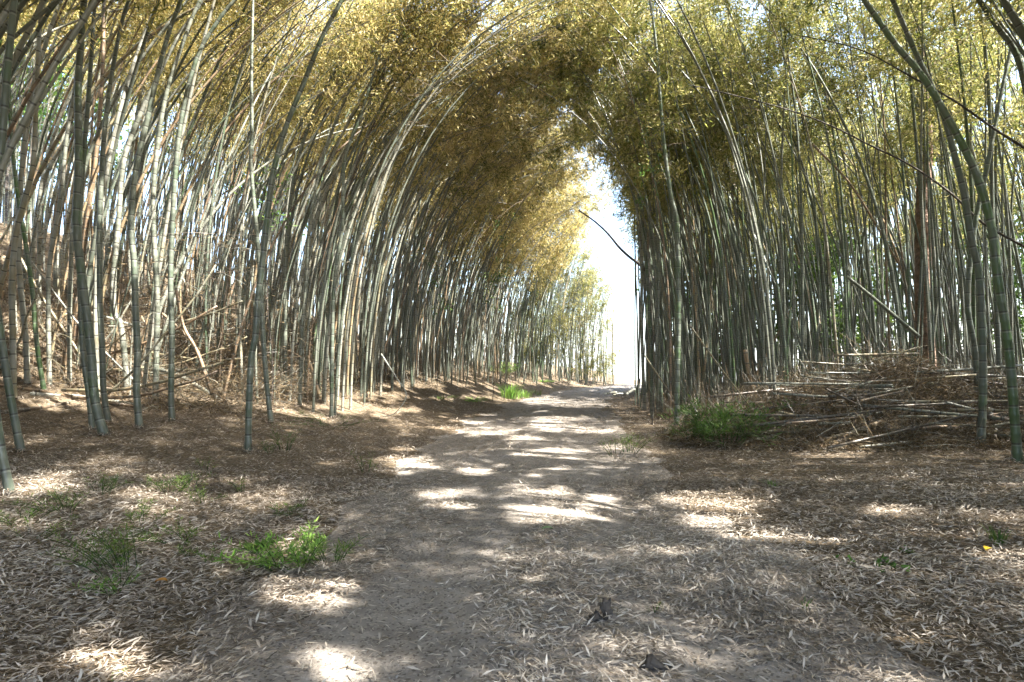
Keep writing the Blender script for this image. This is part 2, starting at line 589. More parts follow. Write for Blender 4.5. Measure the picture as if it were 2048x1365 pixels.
def make_bamboo(P, r0, rng, tone, label, group=None, hero=False, nleaf=1500, mat=None, s0=.45, bl=1.2, size=.12, nb=34, wid=.022, cat="bamboo"):
    base = P[0].copy()
    root = empty("bamboo", base)
    tag(root, label, cat, group)
    V, Q, nd = culm_mesh(P, r0, 10 if hero else 7, node=.24 if r0 > .035 else .2, hero=hero)
    L = len(V)
    tn = np.full(L, tone) + .06 * np.sin(np.asarray(nd) * 1.7)
    mesh_obj("culm", V - base, Q, M_CULM, root, {"tone": tn, "nd": nd + .5}, True)
    if nleaf:
        BR, lf = crown(P, rng, nb, nleaf, s0, bl, size, wid)
        BR = BR[~(keep_out(BR[:, 3]) | sunlit_hole(BR[:, 2]))]
        put_leaves("foliage", lf, mat or M_GOLD, root, base, twigs=BR)
    return root


def put_leaves(name, lf, mat, root, origin, cull=True, twigs=None, tr=.006):
    b, d, sd, ln, wd, tn = lf
    if cull:
        k = ~(sunlit_hole(b) | keep_out(b))
        b, d, sd, ln, wd, tn = b[k], d[k], sd[k], ln[k], wd[k], tn[k]
    if not len(b):
        return None
    V, Q = leaf_quads(b, d, sd, ln, wd, .15)
    tone = np.repeat(tn, 4); nq = len(Q)
    if twigs is not None and len(twigs):
        tb = Batch()
        for c in twigs:
            v, q, _ = tube(c, tr * np.linspace(1, .25, len(c)), 3)
            tb.add(v, q)
        v = np.concatenate(tb.V); q = np.concatenate(tb.Q)
        Q = np.vstack([Q, q + len(V)]); V = np.vstack([V, v]); tone = np.concatenate([tone, np.zeros(len(v))])
    o = mesh_obj(name, V - np.asarray(origin), Q, mat, root, {"tone": tone})
    if len(Q) > nq:
        o.data.materials.append(M_TWIG)
        mi = np.zeros(len(Q), np.int32); mi[nq:] = 1
        o.data.polygons.foreach_set("material_index", mi)
    return o


def catmull(P, n=8):
    P = np.asarray(P, float)
    Q = np.vstack([2 * P[0] - P[1], P, 2 * P[-1] - P[-2]])
    out_ = []
    for i in range(1, len(Q) - 2):
        for t in np.linspace(0, 1, n, endpoint=False):
            a, b, c, d = Q[i - 1], Q[i], Q[i + 1], Q[i + 2]
            out_.append(.5 * ((2 * b) + (-a + c) * t + (2 * a - 5 * b + 4 * c - d) * t * t + (-a + 3 * b - 3 * c + d) * t ** 3))
    out_.append(P[-1])
    return np.array(out_)


def hero_curve(pts, L=11.0, bend=None, y0=None, dy=0.0, rng=None):
    """pixel trace of a culm (foot first) -> 3-D curve standing on the ground, prolonged above the frame"""
    g = on_ground(*pts[0]) if y0 is None else at(*pts[0], y0)
    y = g[1]
    P = [g]
    for (px, py) in pts[1:]:
        zz = at(px, py, y)
        yy = y + dy * (zz[2] - g[2])
        P.append(at(px, py, yy))
    P = catmull(P, 6)
    ln = np.sum(np.linalg.norm(np.diff(P, axis=0), axis=1))
    if ln < L:
        d = unit(P[-1] - P[-4])
        th = math.atan2(d[0], d[2])
        if bend is None:
            bend = .12 * (1 if g[0] < 0 else -1)
        if abs(th) > .75:
            bend *= .3
        n = max(3, int((L - ln) / .35)); st = (L - ln) / n
        ext = []
        p = P[-1].copy()
        for i in range(n):
            th += bend * st * (1 if abs(th) < 1.7 else 0)
            p = p + np.array([math.sin(th) * st, d[1] * st * .6, math.cos(th) * st])
            ext.append(p.copy())
        P = np.vstack([P, ext])
    return P


# ------------------------------------------------------------------ ground and path
def build_ground():
    t = np.linspace(-1, 1, 420)
    a = 7.6
    xs = np.sinh(t * a) / np.sinh(a) * 1600
    # dense core near the camera: blend of linear and exponential spacing
    xs = np.sign(t) * (np.abs(t) * 45 + 1555 * np.abs(t) ** 9)
    ys = xs + 14
    X, Y = np.meshgrid(xs, ys, indexing='xy')
    Z = height(X, Y)
    V = np.stack([X, Y, Z], -1).reshape(-1, 3)
    n = len(xs)
    i = np.arange(n - 1)[:, None] * n; j = np.arange(n - 1)[None, :]
    Q = np.stack([i + j, i + j + 1, i + n + j + 1, i + n + j], -1).reshape(-1, 4)
    g = mesh_obj("ground", V, Q, M_GROUND, None, None, True)
    tag(g, kind="structure")
    # the path: a ragged-edged strip of packed dirt lying on the ground
    ss = np.arange(-3.0, 41.0, .18)
    m = 25
    L = []
    cx = path_x(ss)
    wl_ = 1.75 + .5 * (vnoise(ss, ss * 0, 1.1, 21) - .5) + .35 * (vnoise(ss, ss * 0, .4, 22) - .5) + np.interp(ss, [0, 4, 12], [-.35, 0, .1])
    wr_ = 1.7 + .6 * (vnoise(ss, ss * 0, 1.3, 23) - .5) + .35 * (vnoise(ss, ss * 0, .4, 24) - .5)
    k = np.linspace(0, 1, m)
    PX = (cx - wl_)[:, None] * (1 - k) + (cx + wr_)[:, None] * k
    PY = np.repeat(ss[:, None], m, 1)
    sag = np.sin(k * math.pi)[None] * .012
    # follow the ground sheet exactly (bilinear on its grid) and lie 12 mm above it
    def sheet(x, y):
        ix = np.clip(np.searchsorted(xs, x) - 1, 0, n - 2); iy = np.clip(np.searchsorted(ys, y) - 1, 0, n - 2)
        fx = (x - xs[ix]) / (xs[ix + 1] - xs[ix]); fy = (y - ys[iy]) / (ys[iy + 1] - ys[iy])
        return (Z[iy, ix] * (1 - fx) + Z[iy, ix + 1] * fx) * (1 - fy) + (Z[iy + 1, ix] * (1 - fx) + Z[iy + 1, ix + 1] * fx) * fy
    PZ = sheet(PX, PY) + .004 + sag
    V = np.stack([PX, PY, PZ], -1).reshape(-1, 3)
    i = np.arange(len(ss) - 1)[:, None] * m; j = np.arange(m - 1)[None, :]
    Q = np.stack([i + j, i + j + 1, i + m + j + 1, i + m + j], -1).reshape(-1, 4)
    p = mesh_obj("path", V, Q, M_PATH, None, None, True)
    tag(p, kind="structure")
    return sheet


SHEET = build_ground()


def bare(x, y):
    """0 where leaves lie thick, 1 on the swept dirt of the path"""
    u = x - path_x(y)
    n1 = vnoise(x, y, 1.1, 31) * .6 + vnoise(x, y, .42, 32) * .4
    w = np.interp(y, [0, 6, 9, 14, 30, 45], [1.2, 1.35, .95, .95, 1.5, 2.2])
    core = smooth((w - np.abs(u) + (n1 - .5) * 1.9) / .5)
    strip = smooth((.42 - np.abs(u - .15) + (n1 - .45) * .8) / .25) * np.interp(y, [0, 5.5, 7, 30], [1, 1, .45, .4])
    bare2 = smooth((.35 - np.hypot((x - 1.75) / 1.3, (y - 3.0) / 1.2) * .3 + (n1 - .62) * 1.5) / .2) * .7
    return np.clip(np.maximum(core * (1 - strip * .9), bare2), 0, 1)


def build_litter():
    rng = np.random.default_rng(5)
    parts = []
    for (y0, y1, dens, sz) in ((1.7, 4.2, 5600, 1.0), (4.2, 7, 3600, 1.0), (7, 12, 1100, 1.12), (12, 20, 360, 1.4), (20, 38, 100, 1.9)):
        xl = lambda y: .95 * y + .8
        N = int((y1 - y0) * 2 * xl((y0 + y1) / 2) * dens)
        y = np.sqrt(rng.uniform(y0 ** 2, y1 ** 2, N))
        x = rng.uniform(-1, 1, N) * xl(y)
        b = bare(x, y)
        keep = rng.random(N) > b * np.interp(y, [5, 9, 14], [.9, .72, .6])
        clump = vnoise(x, y, .35, 41)
        keep &= rng.random(N) < .45 + .75 * clump
        x, y = x[keep], y[keep]
        n = len(x)
        flow = 2.6 * vnoise(x, y, 1.6, 42) - 1.0
        az = np.where(rng.random(n) < .55, flow + rng.normal(0, .8, n), rng.uniform(0, 2 * math.pi, n))
        tilt = rng.normal(0, .22, n)
        d = np.stack([np.cos(az) * np.cos(tilt), np.sin(az) * np.cos(tilt), np.sin(tilt)], 1)
        roll = rng.normal(0, .3, n)
        side = np.stack([-np.sin(az) * np.cos(roll), np.cos(az) * np.cos(roll), np.sin(roll)], 1)
        lay = rng.random(n)
        ln = (.018 + .066 * rng.random(n) ** 1.6) * sz
        z = SHEET(x, y) + .008 + .022 * lay + np.abs(np.sin(tilt)) * ln * .5 + .004 * sz
        wd = ln * rng.uniform(.11, .19, n)
        tn = np.clip(rng.beta(2.6, 2.0, n) * .95 - .35 * (vnoise(x, y, 1.5, 43) - .5), 0, 1)
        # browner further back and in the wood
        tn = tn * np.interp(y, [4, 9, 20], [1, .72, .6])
        parts.append((np.stack([x, y, z], 1), d, side, ln, wd, tn))
    for (n, l0, l1, w0, w1, t0, t1) in ((5200, .08, .38, .003, .007, 0, .3), (2600, 0.05, .12, .010, .022, .2, .6)):
        y = np.sqrt(rng.uniform(1.7 ** 2, 13 ** 2, n)); x = rng.uniform(-1, 1, n) * (.95 * y + .8)
        kk = rng.random(n) > .75 * bare(x, y); x, y = x[kk], y[kk]; n = len(x)
        az = rng.uniform(0, 6.28, n); ti = rng.normal(0, .08, n)
        d = np.stack([np.cos(az) * np.cos(ti), np.sin(az) * np.cos(ti), np.sin(ti)], 1)
        side = np.stack([-np.sin(az), np.cos(az), rng.normal(0, .15, n)], 1)
        parts.append((np.stack([x, y, SHEET(x, y) + .03 + .012 * rng.random(n)], 1), d, side, rng.uniform(l0, l1, n), rng.uniform(w0, w1, n), rng.uniform(t0, t1, n)))
    c = [np.concatenate([p[i] for p in parts]) for i in range(6)]
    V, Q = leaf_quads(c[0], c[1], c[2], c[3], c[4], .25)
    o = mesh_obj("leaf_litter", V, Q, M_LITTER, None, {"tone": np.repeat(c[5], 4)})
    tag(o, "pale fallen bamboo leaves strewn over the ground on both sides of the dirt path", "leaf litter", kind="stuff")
    print("litter", len(c[0]))


build_litter()

# ------------------------------------------------------------------ traced bamboo (largest and nearest)
HEROES = [
    # pixel trace, width px at foot, tone (some stems coloured pale as if sunlit), label
    ([(20, 990), (0, 885), (-14, 770), (-20, 600), (-12, 430), (2, 300), (12, 180), (28, 0)], 17, .24, "nearest bamboo at the left edge of the clearing, its grey-green foot lowest in the litter"),
    ([(42, 904), (22, 800), (8, 714), (-4, 633), (-14, 540), (-10, 400), (0, 280), (14, 120), (40, 0)], 15, .25, "leaning teal-grey bamboo second in from the left edge, its foot just behind the nearest one"),
    ([(208, 871), (190, 800), (180, 684), (163, 549), (153, 450), (157, 330), (156, 183), (161, 92), (168, 0)], 18, .24, "thick straight grey-green bamboo leaning left at its foot, tallest front stem of the left grove"),
    ([(185, 860), (176, 780), (166, 706), (161, 600), (158, 470), (166, 330), (178, 180), (190, 0)], 11, .27, "thinner bamboo standing hard against the left side of the thick leaning stem"),
    ([(216, 845), (207, 780), (205, 706), (200, 615), (199, 523), (199, 450), (204, 330), (216, 200), (240, 60), (264, -20)], 12, .33, "slim bamboo just right of the thick leaning stem on the left"),
    ([(279, 857), (273, 780), (275, 706), (271, 615), (268, 523), (262, 450), (270, 350), (292, 250), (330, 90), (362, 0)], 14, .3, "two-toned bamboo with a dark foot left of the twin pair of front stems"),
    ([(311, 805), (313, 706), (315, 597), (311, 523), (307, 450), (309, 350), (330, 200), (375, 60), (400, 0)], 12, .42, "pale bamboo set back between two front stems, foot on the sunny bank edge"),
    ([(344, 842), (342, 780), (344, 670), (341, 560), (344, 468), (352, 330), (366, 220), (396, 110), (440, 37), (470, 0)], 12, .28, "dark-footed bamboo arching over to the right in the left front row"),
    ([(496, 904), (498, 816), (502, 725), (511, 670), (516, 597), (527, 505), (534, 440), (546, 348), (571, 256), (608, 165), (645, 73), (684, 0)], 14, .24, "lone thick green-grey bamboo standing forward in the litter, bending right as it rises"),
    ([(542, 846), (533, 761), (526, 670), (521, 560), (512, 450), (502, 330), (504, 256), (503, 150), (506, 0)], 11, .3, "slender bamboo crossing behind the lone forward bamboo and rising plumb"),
    ([(599, 813), (601, 743), (604, 660), (610, 597), (615, 523), (620, 450), (642, 330), (690, 200), (760, 80), (820, 10)], 9, .4, "thin bamboo with its foot in the litter right of the lone forward bamboo"),
    ([(663, 835), (664, 706), (667, 597), (674, 523), (685, 450), (690, 320), (722, 230), (760, 110), (800, 40)], 9, .26, "dark slim bamboo standing forward at the corner where the left bank begins"),
    ([(571, 790), (570, 650), (572, 500), (590, 350), (630, 220), (700, 90), (762, 0)], 10, .36, "grey bamboo behind the lone forward stem arching far to the right"),
    ([(253, 783), (251, 736), (242, 651), (229, 626), (227, 560), (233, 487), (238, 430), (246, 330), (268, 260), (303, 180), (348, 90), (400, 10)], 12, .5, "crooked bamboo with a kink low down, behind the left front stems"),
    ([(88, 783), (75, 699), (66, 597), (59, 541), (48, 468), (37, 403), (24, 290), (18, 150), (30, 0)], 9, .1, "green mossy-footed thin bamboo on the sunny bank at far left"),
    ([(55, 769), (51, 670), (45, 610), (40, 560), (36, 480), (40, 380), (60, 200), (100, 60)], 11, .58, "white-grey bamboo coloured as if sunlit, beside the green-footed one at far left"),
    ([(27, 798), (26, 688), (24, 560), (32, 470), (46, 410), (66, 330), (72, 200), (78, 80), (84, 0)], 12, .66, "pinkish-tan bamboo near the left edge rising straight"),
    ([(99, 772), (97, 633), (98, 541), (110, 460), (121, 395), (134, 270), (146, 200), (160, 100)], 9, .52, "thin bamboo coloured pale as if lit, on the bank left of the thick leaning stem"),
    ([(78, 640), (80, 395), (97, 340), (135, 275), (183, 205), (227, 139), (280, 90), (400, 10)], 8, .56, "pale bamboo leaning steeply right across the upper left stems"),
    ([(139, 772), (140, 600), (150, 420), (190, 280), (260, 150), (350, 30)], 9, .45, "bamboo leaning right from behind the brown snapped stem on the left bank"),
    # right side
    ([(2036, 926), (2028, 823), (2022, 740), (2012, 657), (1995, 553), (1987, 476), (1962, 373), (1929, 298), (1879, 207), (1835, 140), (1796, 95), (1751, 33), (1722, -10)], 18, .11, "bright green thick bamboo arching left from the right edge"),
    ([(1962, 889), (1966, 781), (1964, 657), (1958, 553), (1943, 480), (1929, 393), (1904, 290), (1880, 210), (1846, 137), (1821, 83), (1800, 33), (1776, -20)], 15, .23, "teal-grey bamboo just left of the bright green one, crossing it higher up"),
    ([(2075, 870), (2085, 600), (2080, 350), (2050, 170), (2028, 100), (1995, 55), (1958, 0)], 18, .22, "stout grey bamboo sweeping into the top right corner from outside the frame"),
    ([(2120, 900), (2140, 600), (2120, 300), (2060, 100), (2007, 0)], 22, .24, "thickest grey bamboo crossing the extreme top right corner"),
    ([(1858, 711), (1865, 616), (1862, 533), (1854, 471), (1846, 373), (1821, 269), (1796, 199), (1771, 124), (1738, 62), (1697, 0)], 12, .2, "green-grey bamboo in front of the red-barked pine trunk, bending left"),
    ([(1800, 720), (1803, 616), (1821, 553), (1838, 471), (1846, 393), (1862, 269), (1867, 166), (1875, 62), (1885, 0)], 10, .28, "bamboo leaning right across the front of the red-barked pine"),
    ([(1627, 707), (1622, 616), (1618, 533), (1612, 450), (1602, 393), (1585, 290), (1564, 207), (1540, 124), (1520, 70), (1490, 0)], 11, .2, "straight blue-green bamboo rising behind the debris heap toward top centre"),
    ([(1353, 856), (1355, 740), (1357, 616), (1354, 450), (1342, 393), (1328, 290), (1318, 166), (1311, 80), (1300, 0)], 12, .2, "blue-green bamboo at the path's right edge, left of the green bush"),
    ([(1426, 781), (1419, 678), (1411, 574), (1407, 450), (1392, 373), (1378, 282), (1350, 160), (1310, 60)], 11, .34, "grey bamboo with its foot behind the green bush"),
    ([(1722, 719), (1718, 616), (1713, 512), (1709, 455), (1693, 364), (1672, 290), (1650, 180), (1610, 60)], 11, .36, "grey bamboo behind the debris heap left of the pine"),
    ([(1289, 822), (1283, 640), (1283, 500), (1268, 385), (1246, 319), (1215, 238), (1190, 176), (1162, 110), (1131, 50)], 8, .5, "pale bamboo leaning left from the clump beside the bright gap"),
    ([(1305, 826), (1299, 620), (1290, 500), (1272, 340), (1247, 256), (1225, 170), (1200, 90), (1160, 10)], 11, .2, "dark thick bamboo at the corner of the bright gap, arching left over the path"),
    ([(1322, 830), (1319, 700), (1312, 560), (1296, 420), (1275, 280), (1262, 160), (1240, 40)], 10, .22, "dark upright bamboo between the gap clump and the blue-green stem"),
    ([(1955, 800), (1950, 700), (1935, 600), (1950, 450), (1975, 330), (2000, 200), (2030, 60)], 11, .26, "grey bamboo behind the two right-hand stems, leaning out to the right edge"),
    ([(1485, 770), (1482, 640), (1470, 500), (1452, 380), (1430, 260), (1390, 130), (1340, 20)], 10, .3, "upright bamboo rising between the green bush and the debris heap"),
    ([(1560, 740), (1552, 600), (1540, 480), (1525, 360), (1495, 230), (1450, 110), (1400, 10)], 10, .24, "dark bamboo behind the left end of the debris heap"),
]
rng = np.random.default_rng(11)
hero_feet = []
for pts, w, tone, lab in HEROES:
    left = pts[0][0] < 1024
    P = hero_curve(pts, L=rng.uniform(11, 13), bend=(.13 if left else -.10) * rng.uniform(.7, 1.2))
    r0 = .88 * w / 2 * P[0][1] / F
    r0 = min(max(r0, .022), .065)
    hero_feet.append(P[0][:2])
    make_bamboo(P, r0, rng, tone, lab, None, True, nleaf=4200, mat=M_GOLD if left else M_OLIVE, s0=.64 if left else .58, size=.10, nb=46)
hero_feet = np.array(hero_feet)


# ------------------------------------------------------------------ the groves
def grove_points(rng, side, spacing, y0, y1, depth):
    """jittered grid of feet inside one grove"""
    pts = []
    ys = np.arange(y0, y1, spacing)
    for y in ys:
        xc = float(path_x(y))
        if side < 0:
            edge = float(np.interp(y, [-6, 6, 9, 12, 16, 24, 34, 42], [5.0, 5.6, 5.8, 5.2, 4.6, 4.3, 3.4, 2.4]))
            xs = xc - edge - np.arange(0, depth, spacing)
        else:
            edge = float(np.interp(y, [-6, 6, 9, 12.5, 13, 20, 31, 34], [5.2, 5.8, 6.0, 5.6, 3.0, 2.7, 2.3, 2.3]))
            xs = xc + edge + np.arange(0, depth, spacing)
        for x in xs:
            pts.append((x, y))
    P = np.array(pts) + rng.uniform(-.55, .55, (len(pts), 2)) * spacing
    return P


rng = np.random.default_rng(77)
LP = grove_points(rng, -1, .42, -5, 43, 19)
RP = grove_points(rng, 1, .44, -5, 33, 19)
allp = np.vstack([np.c_[LP, -np.ones(len(LP))], np.c_[RP, np.ones(len(RP))]])
# thin with clumping, keep off the traced stems and off the view close to the camera
cl = vnoise(allp[:, 0], allp[:, 1], 2.2, 51)
k = rng.random(len(allp)) < .55 + .5 * cl
k &= ~((allp[:, 1] > 6.0) & (allp[:, 1] < 11.5) & (np.abs(allp[:, 0]) < 7.0))
inview = (allp[:, 1] > 0) & (np.abs(allp[:, 0]) < .93 * allp[:, 1] + .6)
k &= ~((allp[:, 1] < 10) & inview)
k &= ~((np.hypot((allp[:, 0] - 6.9) / 3.4, (allp[:, 1] - 10.3) / 2.2) < 1))
dd = np.min(np.hypot(allp[:, None, 0] - hero_feet[None, :, 0], allp[:, None, 1] - hero_feet[None, :, 1]), 1)
k &= dd > .3
# the clear air over the far end of the path
q = allp[:, 0] / np.maximum(allp[:, 1], 1)
k &= ~((allp[:, 1] > 20) & (((allp[:, 2] < 0) & (q > .188)) | ((allp[:, 2] > 0) & (q < .226 + .02 * vnoise(allp[:, 1] * 3, allp[:, 0], 1.0, 97)))))
# thin the deep wood
dep = np.abs(allp[:, 0] - path_x(allp[:, 1]))
k &= rng.random(len(allp)) < np.interp(dep, [5, 10, 20], [1, .7, .35])
allp = allp[k]
inview = (allp[:, 1] > 0) & (np.abs(allp[:, 0]) < .93 * allp[:, 1] + .3)
dist = np.hypot(allp[:, 0], allp[:, 1])
order = np.argsort(np.where(inview, dist, 1e6))
allp = allp[order]; inview = inview[order]; dist = dist[order]
N_IND = 262


def in_gap(P):
    q = P[:, 0] / np.maximum(P[:, 1], 1)
    lb = .188 - .058 * smooth(((P[:, 2] - 1.4) / np.maximum(P[:, 1], 1) - .10) / .17)
    return bool(((P[:, 1] > 9) & (q > lb) & (q < .222) & (P[:, 2] < 1.4 + .27 * P[:, 1])).any())


print("grove stems", len(allp), "in view", int(inview.sum()))


def grove_culm(x, y, side, rng, n=22):
    for k in range(5):
        P, r0 = grove_culm_(x, y, side, rng, n, (1, .8, .5, .25, 0)[k])
        if not in_gap(P):
            break
    return P, r0


def grove_culm_(x, y, side, rng, n, soft):
    g = float(height(x, y))
    u = abs(x - float(path_x(y)))
    L = rng.uniform(9.5, 13.5)
    near = float(np.interp(y, [5, 22, 34, 42], [1.0, .85, .45, .2])) * float(np.interp(u, [3, 8, 16], [1, .95, .65]))
    if side < 0:
        az = rng.normal(-.05, .38)
        th0 = rng.normal(.0, .08); th1 = rng.uniform(.8, 1.95) * near
    else:
        az = math.pi + rng.normal(.1, .55)
        th0 = rng.normal(.02, .06); th1 = rng.uniform(.35, 1.25) * near
        if y > 19: th1 *= .35; az += .3
    if rng.random() < .12:
        th0 += rng.uniform(-.12, .3); th1 *= .45
    th0 *= soft; th1 *= soft
    if side < 0 and y > 33:
        L *= float(np.interp(y, [33, 42], [.95, .6]))
    P = arch_curve((x, y, g), L, az, th0, th1, 1.35 if side < 0 else 1.6, .16, rng, n)
    r0 = .012 + .032 * rng.random() ** 1.3
    return P, r0


def tone_of(rng, x, y):
    t = rng.random()
    if t < (.18 if x < 0 else .1): return rng.uniform(.68, 1.0)
    if t < .16: return rng.uniform(.05, .15)
    return (rng.uniform(.5, .64) if t > .72 else rng.uniform(.2, .46)) if x < 0 else rng.uniform(.16, .46)  # paler share of left stems imitates sunlight in their colour


ZONES = {
    (-1, 0): ("upright grey-green bamboo in the packed stems behind the left front row", "bamboo stems of the left grove, near part"),
    (-1, 1): ("thin bamboo arching right, in the dense wall along the left bank", "bamboo stems along the left bank"),
    (-1, 2): ("slight straight bamboo in the far row that runs down to the bright gap", "bamboo stems of the far left row"),
    (1, 0): ("grey bamboo among the dark stems behind the debris heap on the right", "bamboo stems behind the right debris heap"),
    (1, 1): ("dark slim bamboo in the thick stand right of the path", "bamboo stems of the right grove"),
}
for i in range(N_IND):
    x, y, side = allp[i]
    P, r0 = grove_culm(x, y, side, rng)
    z = 0 if y < 13 else (1 if y < 27 or side > 0 else 2)
    if side > 0: z = 0 if (x > 3.6 and y < 17) else 1
    lab, grp = ZONES[(int(side), z)]
    far = y > 14
    make_bamboo(P, r0, rng, tone_of(rng, x, y), lab, grp, False, nleaf=2000 if far else 1200,
                mat=M_GOLD if (side < 0) else M_OLIVE, s0=(.6 if y < 13 else .56) if y < 20 else (.52 if side < 0 else .5), size=.13 if far else .11, wid=.024, nb=30, bl=1.25)

# long canes from both edges that close the roof over the path
arch = []
rngA = np.random.default_rng(404)
for i in range(96):                       # unseen canes added to cast shade, beside and behind the camera
    side = -1 if i % 5 < 2 else 1
    y = rngA.uniform(-4.5, 9.5)
    x = side * max(5.4, .95 * max(y, 0) + 1.2) - side * rngA.uniform(-1.4, .2) * 0 + side * rngA.uniform(0, 1.3)
    arch.append((x, y, side, rngA.uniform(1.35, 1.75), rngA.uniform(12.5, 14.5) + max(0, y - 5) * .5))
for i in range(46):                       # more unseen canes, added so their crowns shade the near ground
    side = 1 if i % 5 < 3 else -1
    y = rngA.uniform(3.5, 10)
    arch.append((side * (max(5.4, .97 * y + 1.2) + rngA.uniform(0, 1)), y, side, rngA.uniform(1.3, 1.6), rngA.uniform(15, 17)))
for i in range(76):                       # over the visible stretch of the path
    side = -1 if i % 3 < 2 else 1
    y = rngA.uniform(11.5, 25) if side < 0 else rngA.uniform(11, 22)
    x = float(path_x(y)) + side * rngA.uniform(4.2, 5.6)
    arch.append((x, y, side, rngA.uniform(1.2, 1.7) if side < 0 else rngA.uniform(1.0, 1.4), rngA.uniform(12.5, 15)))

# everything further in and out of the frame: one mass of stems and one of leaves
bc, bb, bl_ = Batch(), Batch(), {0: [], 1: []}
for i in range(N_IND, len(allp) + len(arch)):
    if i < len(allp):
        x, y, side = allp[i]
        P, r0 = grove_culm(x, y, side, rng, 14)
    else:
        x, y, side, th1, L = arch[i - len(allp)]
        az = rng.normal(0, .22) + (0 if side < 0 else math.pi)
        P = arch_curve((x, y, float(height(x, y))), L, az, .02, th1, 1.5, .12, rng, 20); r0 = .03
        if in_gap(P):
            continue
    V, Q, nd = culm_mesh(P, r0, 5, node=.24)
    bc.add(V, Q, tone=np.full(len(V), tone_of(rng, x, y)), nd=nd)
    dp = abs(x - float(path_x(y)))
    s0 = .08 if y > 34 else (.5 if y > 20 and side < 0 else (.62 if side < 0 and y < 17 else .55))
    if i >= len(allp) and y > 8: s0 = .58
    BR, lf = crown(P, rng, 24, 2700 if i >= len(allp) else int(np.interp(dp, [5, 11], [1350, 750])), s0, 1.35, .14, .028, .15)
    bl_[0 if side < 0 and y < 33 else 1].append(lf)
    BR = BR[~(keep_out(BR[:, 3]) | sunlit_hole(BR[:, 2]))]
    for c in BR[:(14 if dp < 7 else 5)]:
        V, Q, _ = tube(c, [.007, .006, .004, .002], 3)
        bb.add(V, Q)
root = empty("bamboo_thicket", (0, 0, 0))
tag(root, "mass of further bamboo stems and crowns filling both sides of the wood", "bamboo thicket", kind="stuff")
bc.build("culms", M_CULM, root, True)
bb.build("branches", M_TWIG, root)
for key, mt in ((0, M_GOLD), (1, M_OLIVE)):
    lf = tuple(np.concatenate([l[q] for l in bl_[key]]) for q in range(6))
    put_leaves("foliage", lf, mt, root, (0, 0, 0))
    print("leaves", len(lf[0]))

# ------------------------------------------------------------------ dead and fallen canes
def cane(P, r, tone, label, group=None, name="fallen_bamboo", cat="fallen bamboo", k=7, mat=None, taper=.75, node=.24):
    """a cut or snapped cane with hollow ends"""
    P = np.asarray(P, float)
    R = r * np.linspace(1, taper, len(P))
    d0 = unit(P[1] - P[0]); d1 = unit(P[-1] - P[-2])
    P2 = np.vstack([P[0] + d0 * .12, P[0] + d0 * .001, P, P[-1] - d1 * .001, P[-1] - d1 * .12])
    R2 = np.concatenate([[R[0] * .7, R[0] * .78], R, [R[-1] * .78, R[-1] * .7]])
    A = tube(P, R, k)
    # inner tube pieces reuse the same frame so the ends close neatly
    V, Q, s = A
    n = len(P)
    i0 = np.arange(k); c0 = P[0] + (V[:k] - P[0]) * .72; c0b = c0 + d0 * .12
    c1 = P[-1] + (V[-k:] - P[-1]) * .72; c1b = c1 - d1 * .12
    m = len(V)
    j = (i0 + 1) % k
    Q2 = [np.stack([m + i0, m + j, j, i0], -1), np.stack([m + k + i0, m + k + j, m + j, m + i0], -1)]
    e = (n - 1) * k
    Q2 += [np.stack([e + i0, e + j, m + 2 * k + j, m + 2 * k + i0], -1), np.stack([m + 2 * k + i0, m + 2 * k + j, m + 3 * k + j, m + 3 * k + i0], -1)]
    V = np.vstack([V, c0, c0b, c1, c1b]); Q = np.vstack([Q] + Q2)
    s = np.concatenate([s, np.full(4 * k, .03)])
    o = mesh_obj(name, V - P[0], Q, mat or M_CULM, None, {"tone": np.full(len(V), tone), "nd": s / node + .2}, True)
    o.location = P[0].tolist()
    return tag(o, label, cat, group)


def on_heap(px, py, lift=.42, ymax=12.2):
    g = on_ground(px, py)
    y = min(g[1], ymax)
    return at(px, py, y - lift)


def traced_cane(pts, w, tone, label, y=None, lift=.42, sub=4, **kw):
    if y is None:
        P = [on_heap(px, py, lift) for px, py in pts]
    else:
        P = [at(px, py, y if np.isscalar(y) else y[i]) for i, (px, py) in enumerate(pts)]
    r = w / 2 * P[0][1] / F
    return cane(catmull(np.array(P), sub), r, tone, label, **kw)


# the heap on the right
traced_cane([(1690, 729), (1760, 733), (1836, 739)], 7, .45, "grey-green cut cane on top of the debris heap, highest of the heap")
traced_cane([(1602, 724), (1650, 727), (1692, 730)], 4, .72, "thin dry cane poking left from the top of the debris heap")
traced_cane([(1641, 774), (1710, 774), (1785, 772)], 8, .4, "upper of the two pale cut canes side by side in the debris heap")
traced_cane([(1639, 785), (1690, 785), (1740, 784)], 8, .55, "lower of the two pale cut canes side by side in the debris heap")
traced_cane([(1541, 781), (1580, 783), (1617, 786)], 6, .6, "short cut cane at the left shoulder of the debris heap above the green bush")
traced_cane([(1656, 819), (1692, 801), (1800, 778), (1915, 756), (1985, 742)], 4.5, .66, "long thin bent cane lying slantwise across the debris heap", lift=.4, taper=.5)
traced_cane([(1502, 851), (1540, 850), (1578, 848)], 6, .6, "cut cane at the left foot of the debris heap, beside the green bush")
traced_cane([(1636, 848), (1665, 847), (1700, 845)], 5, .62, "short cane lying above the orange-brown one in the debris heap")
traced_cane([(1634, 884), (1700, 867), (1773, 839)], 11, .83, "thick orange-brown rotting cane at the front of the debris heap", lift=.2)
traced_cane([(1719, 895), (1770, 889), (1822, 884)], 6, .64, "dusty cane low at the front of the debris heap, right of the orange-brown one", lift=.2)
traced_cane([(1480, 892), (1534, 865), (1626, 831)], 5, .68, "slanting cane whose end reaches out from the heap's left foot", lift=.15)
traced_cane([(1536, 864), (1552, 862), (1568, 861)], 7, .82, "stubby orange-brown cane end at the left foot of the heap")
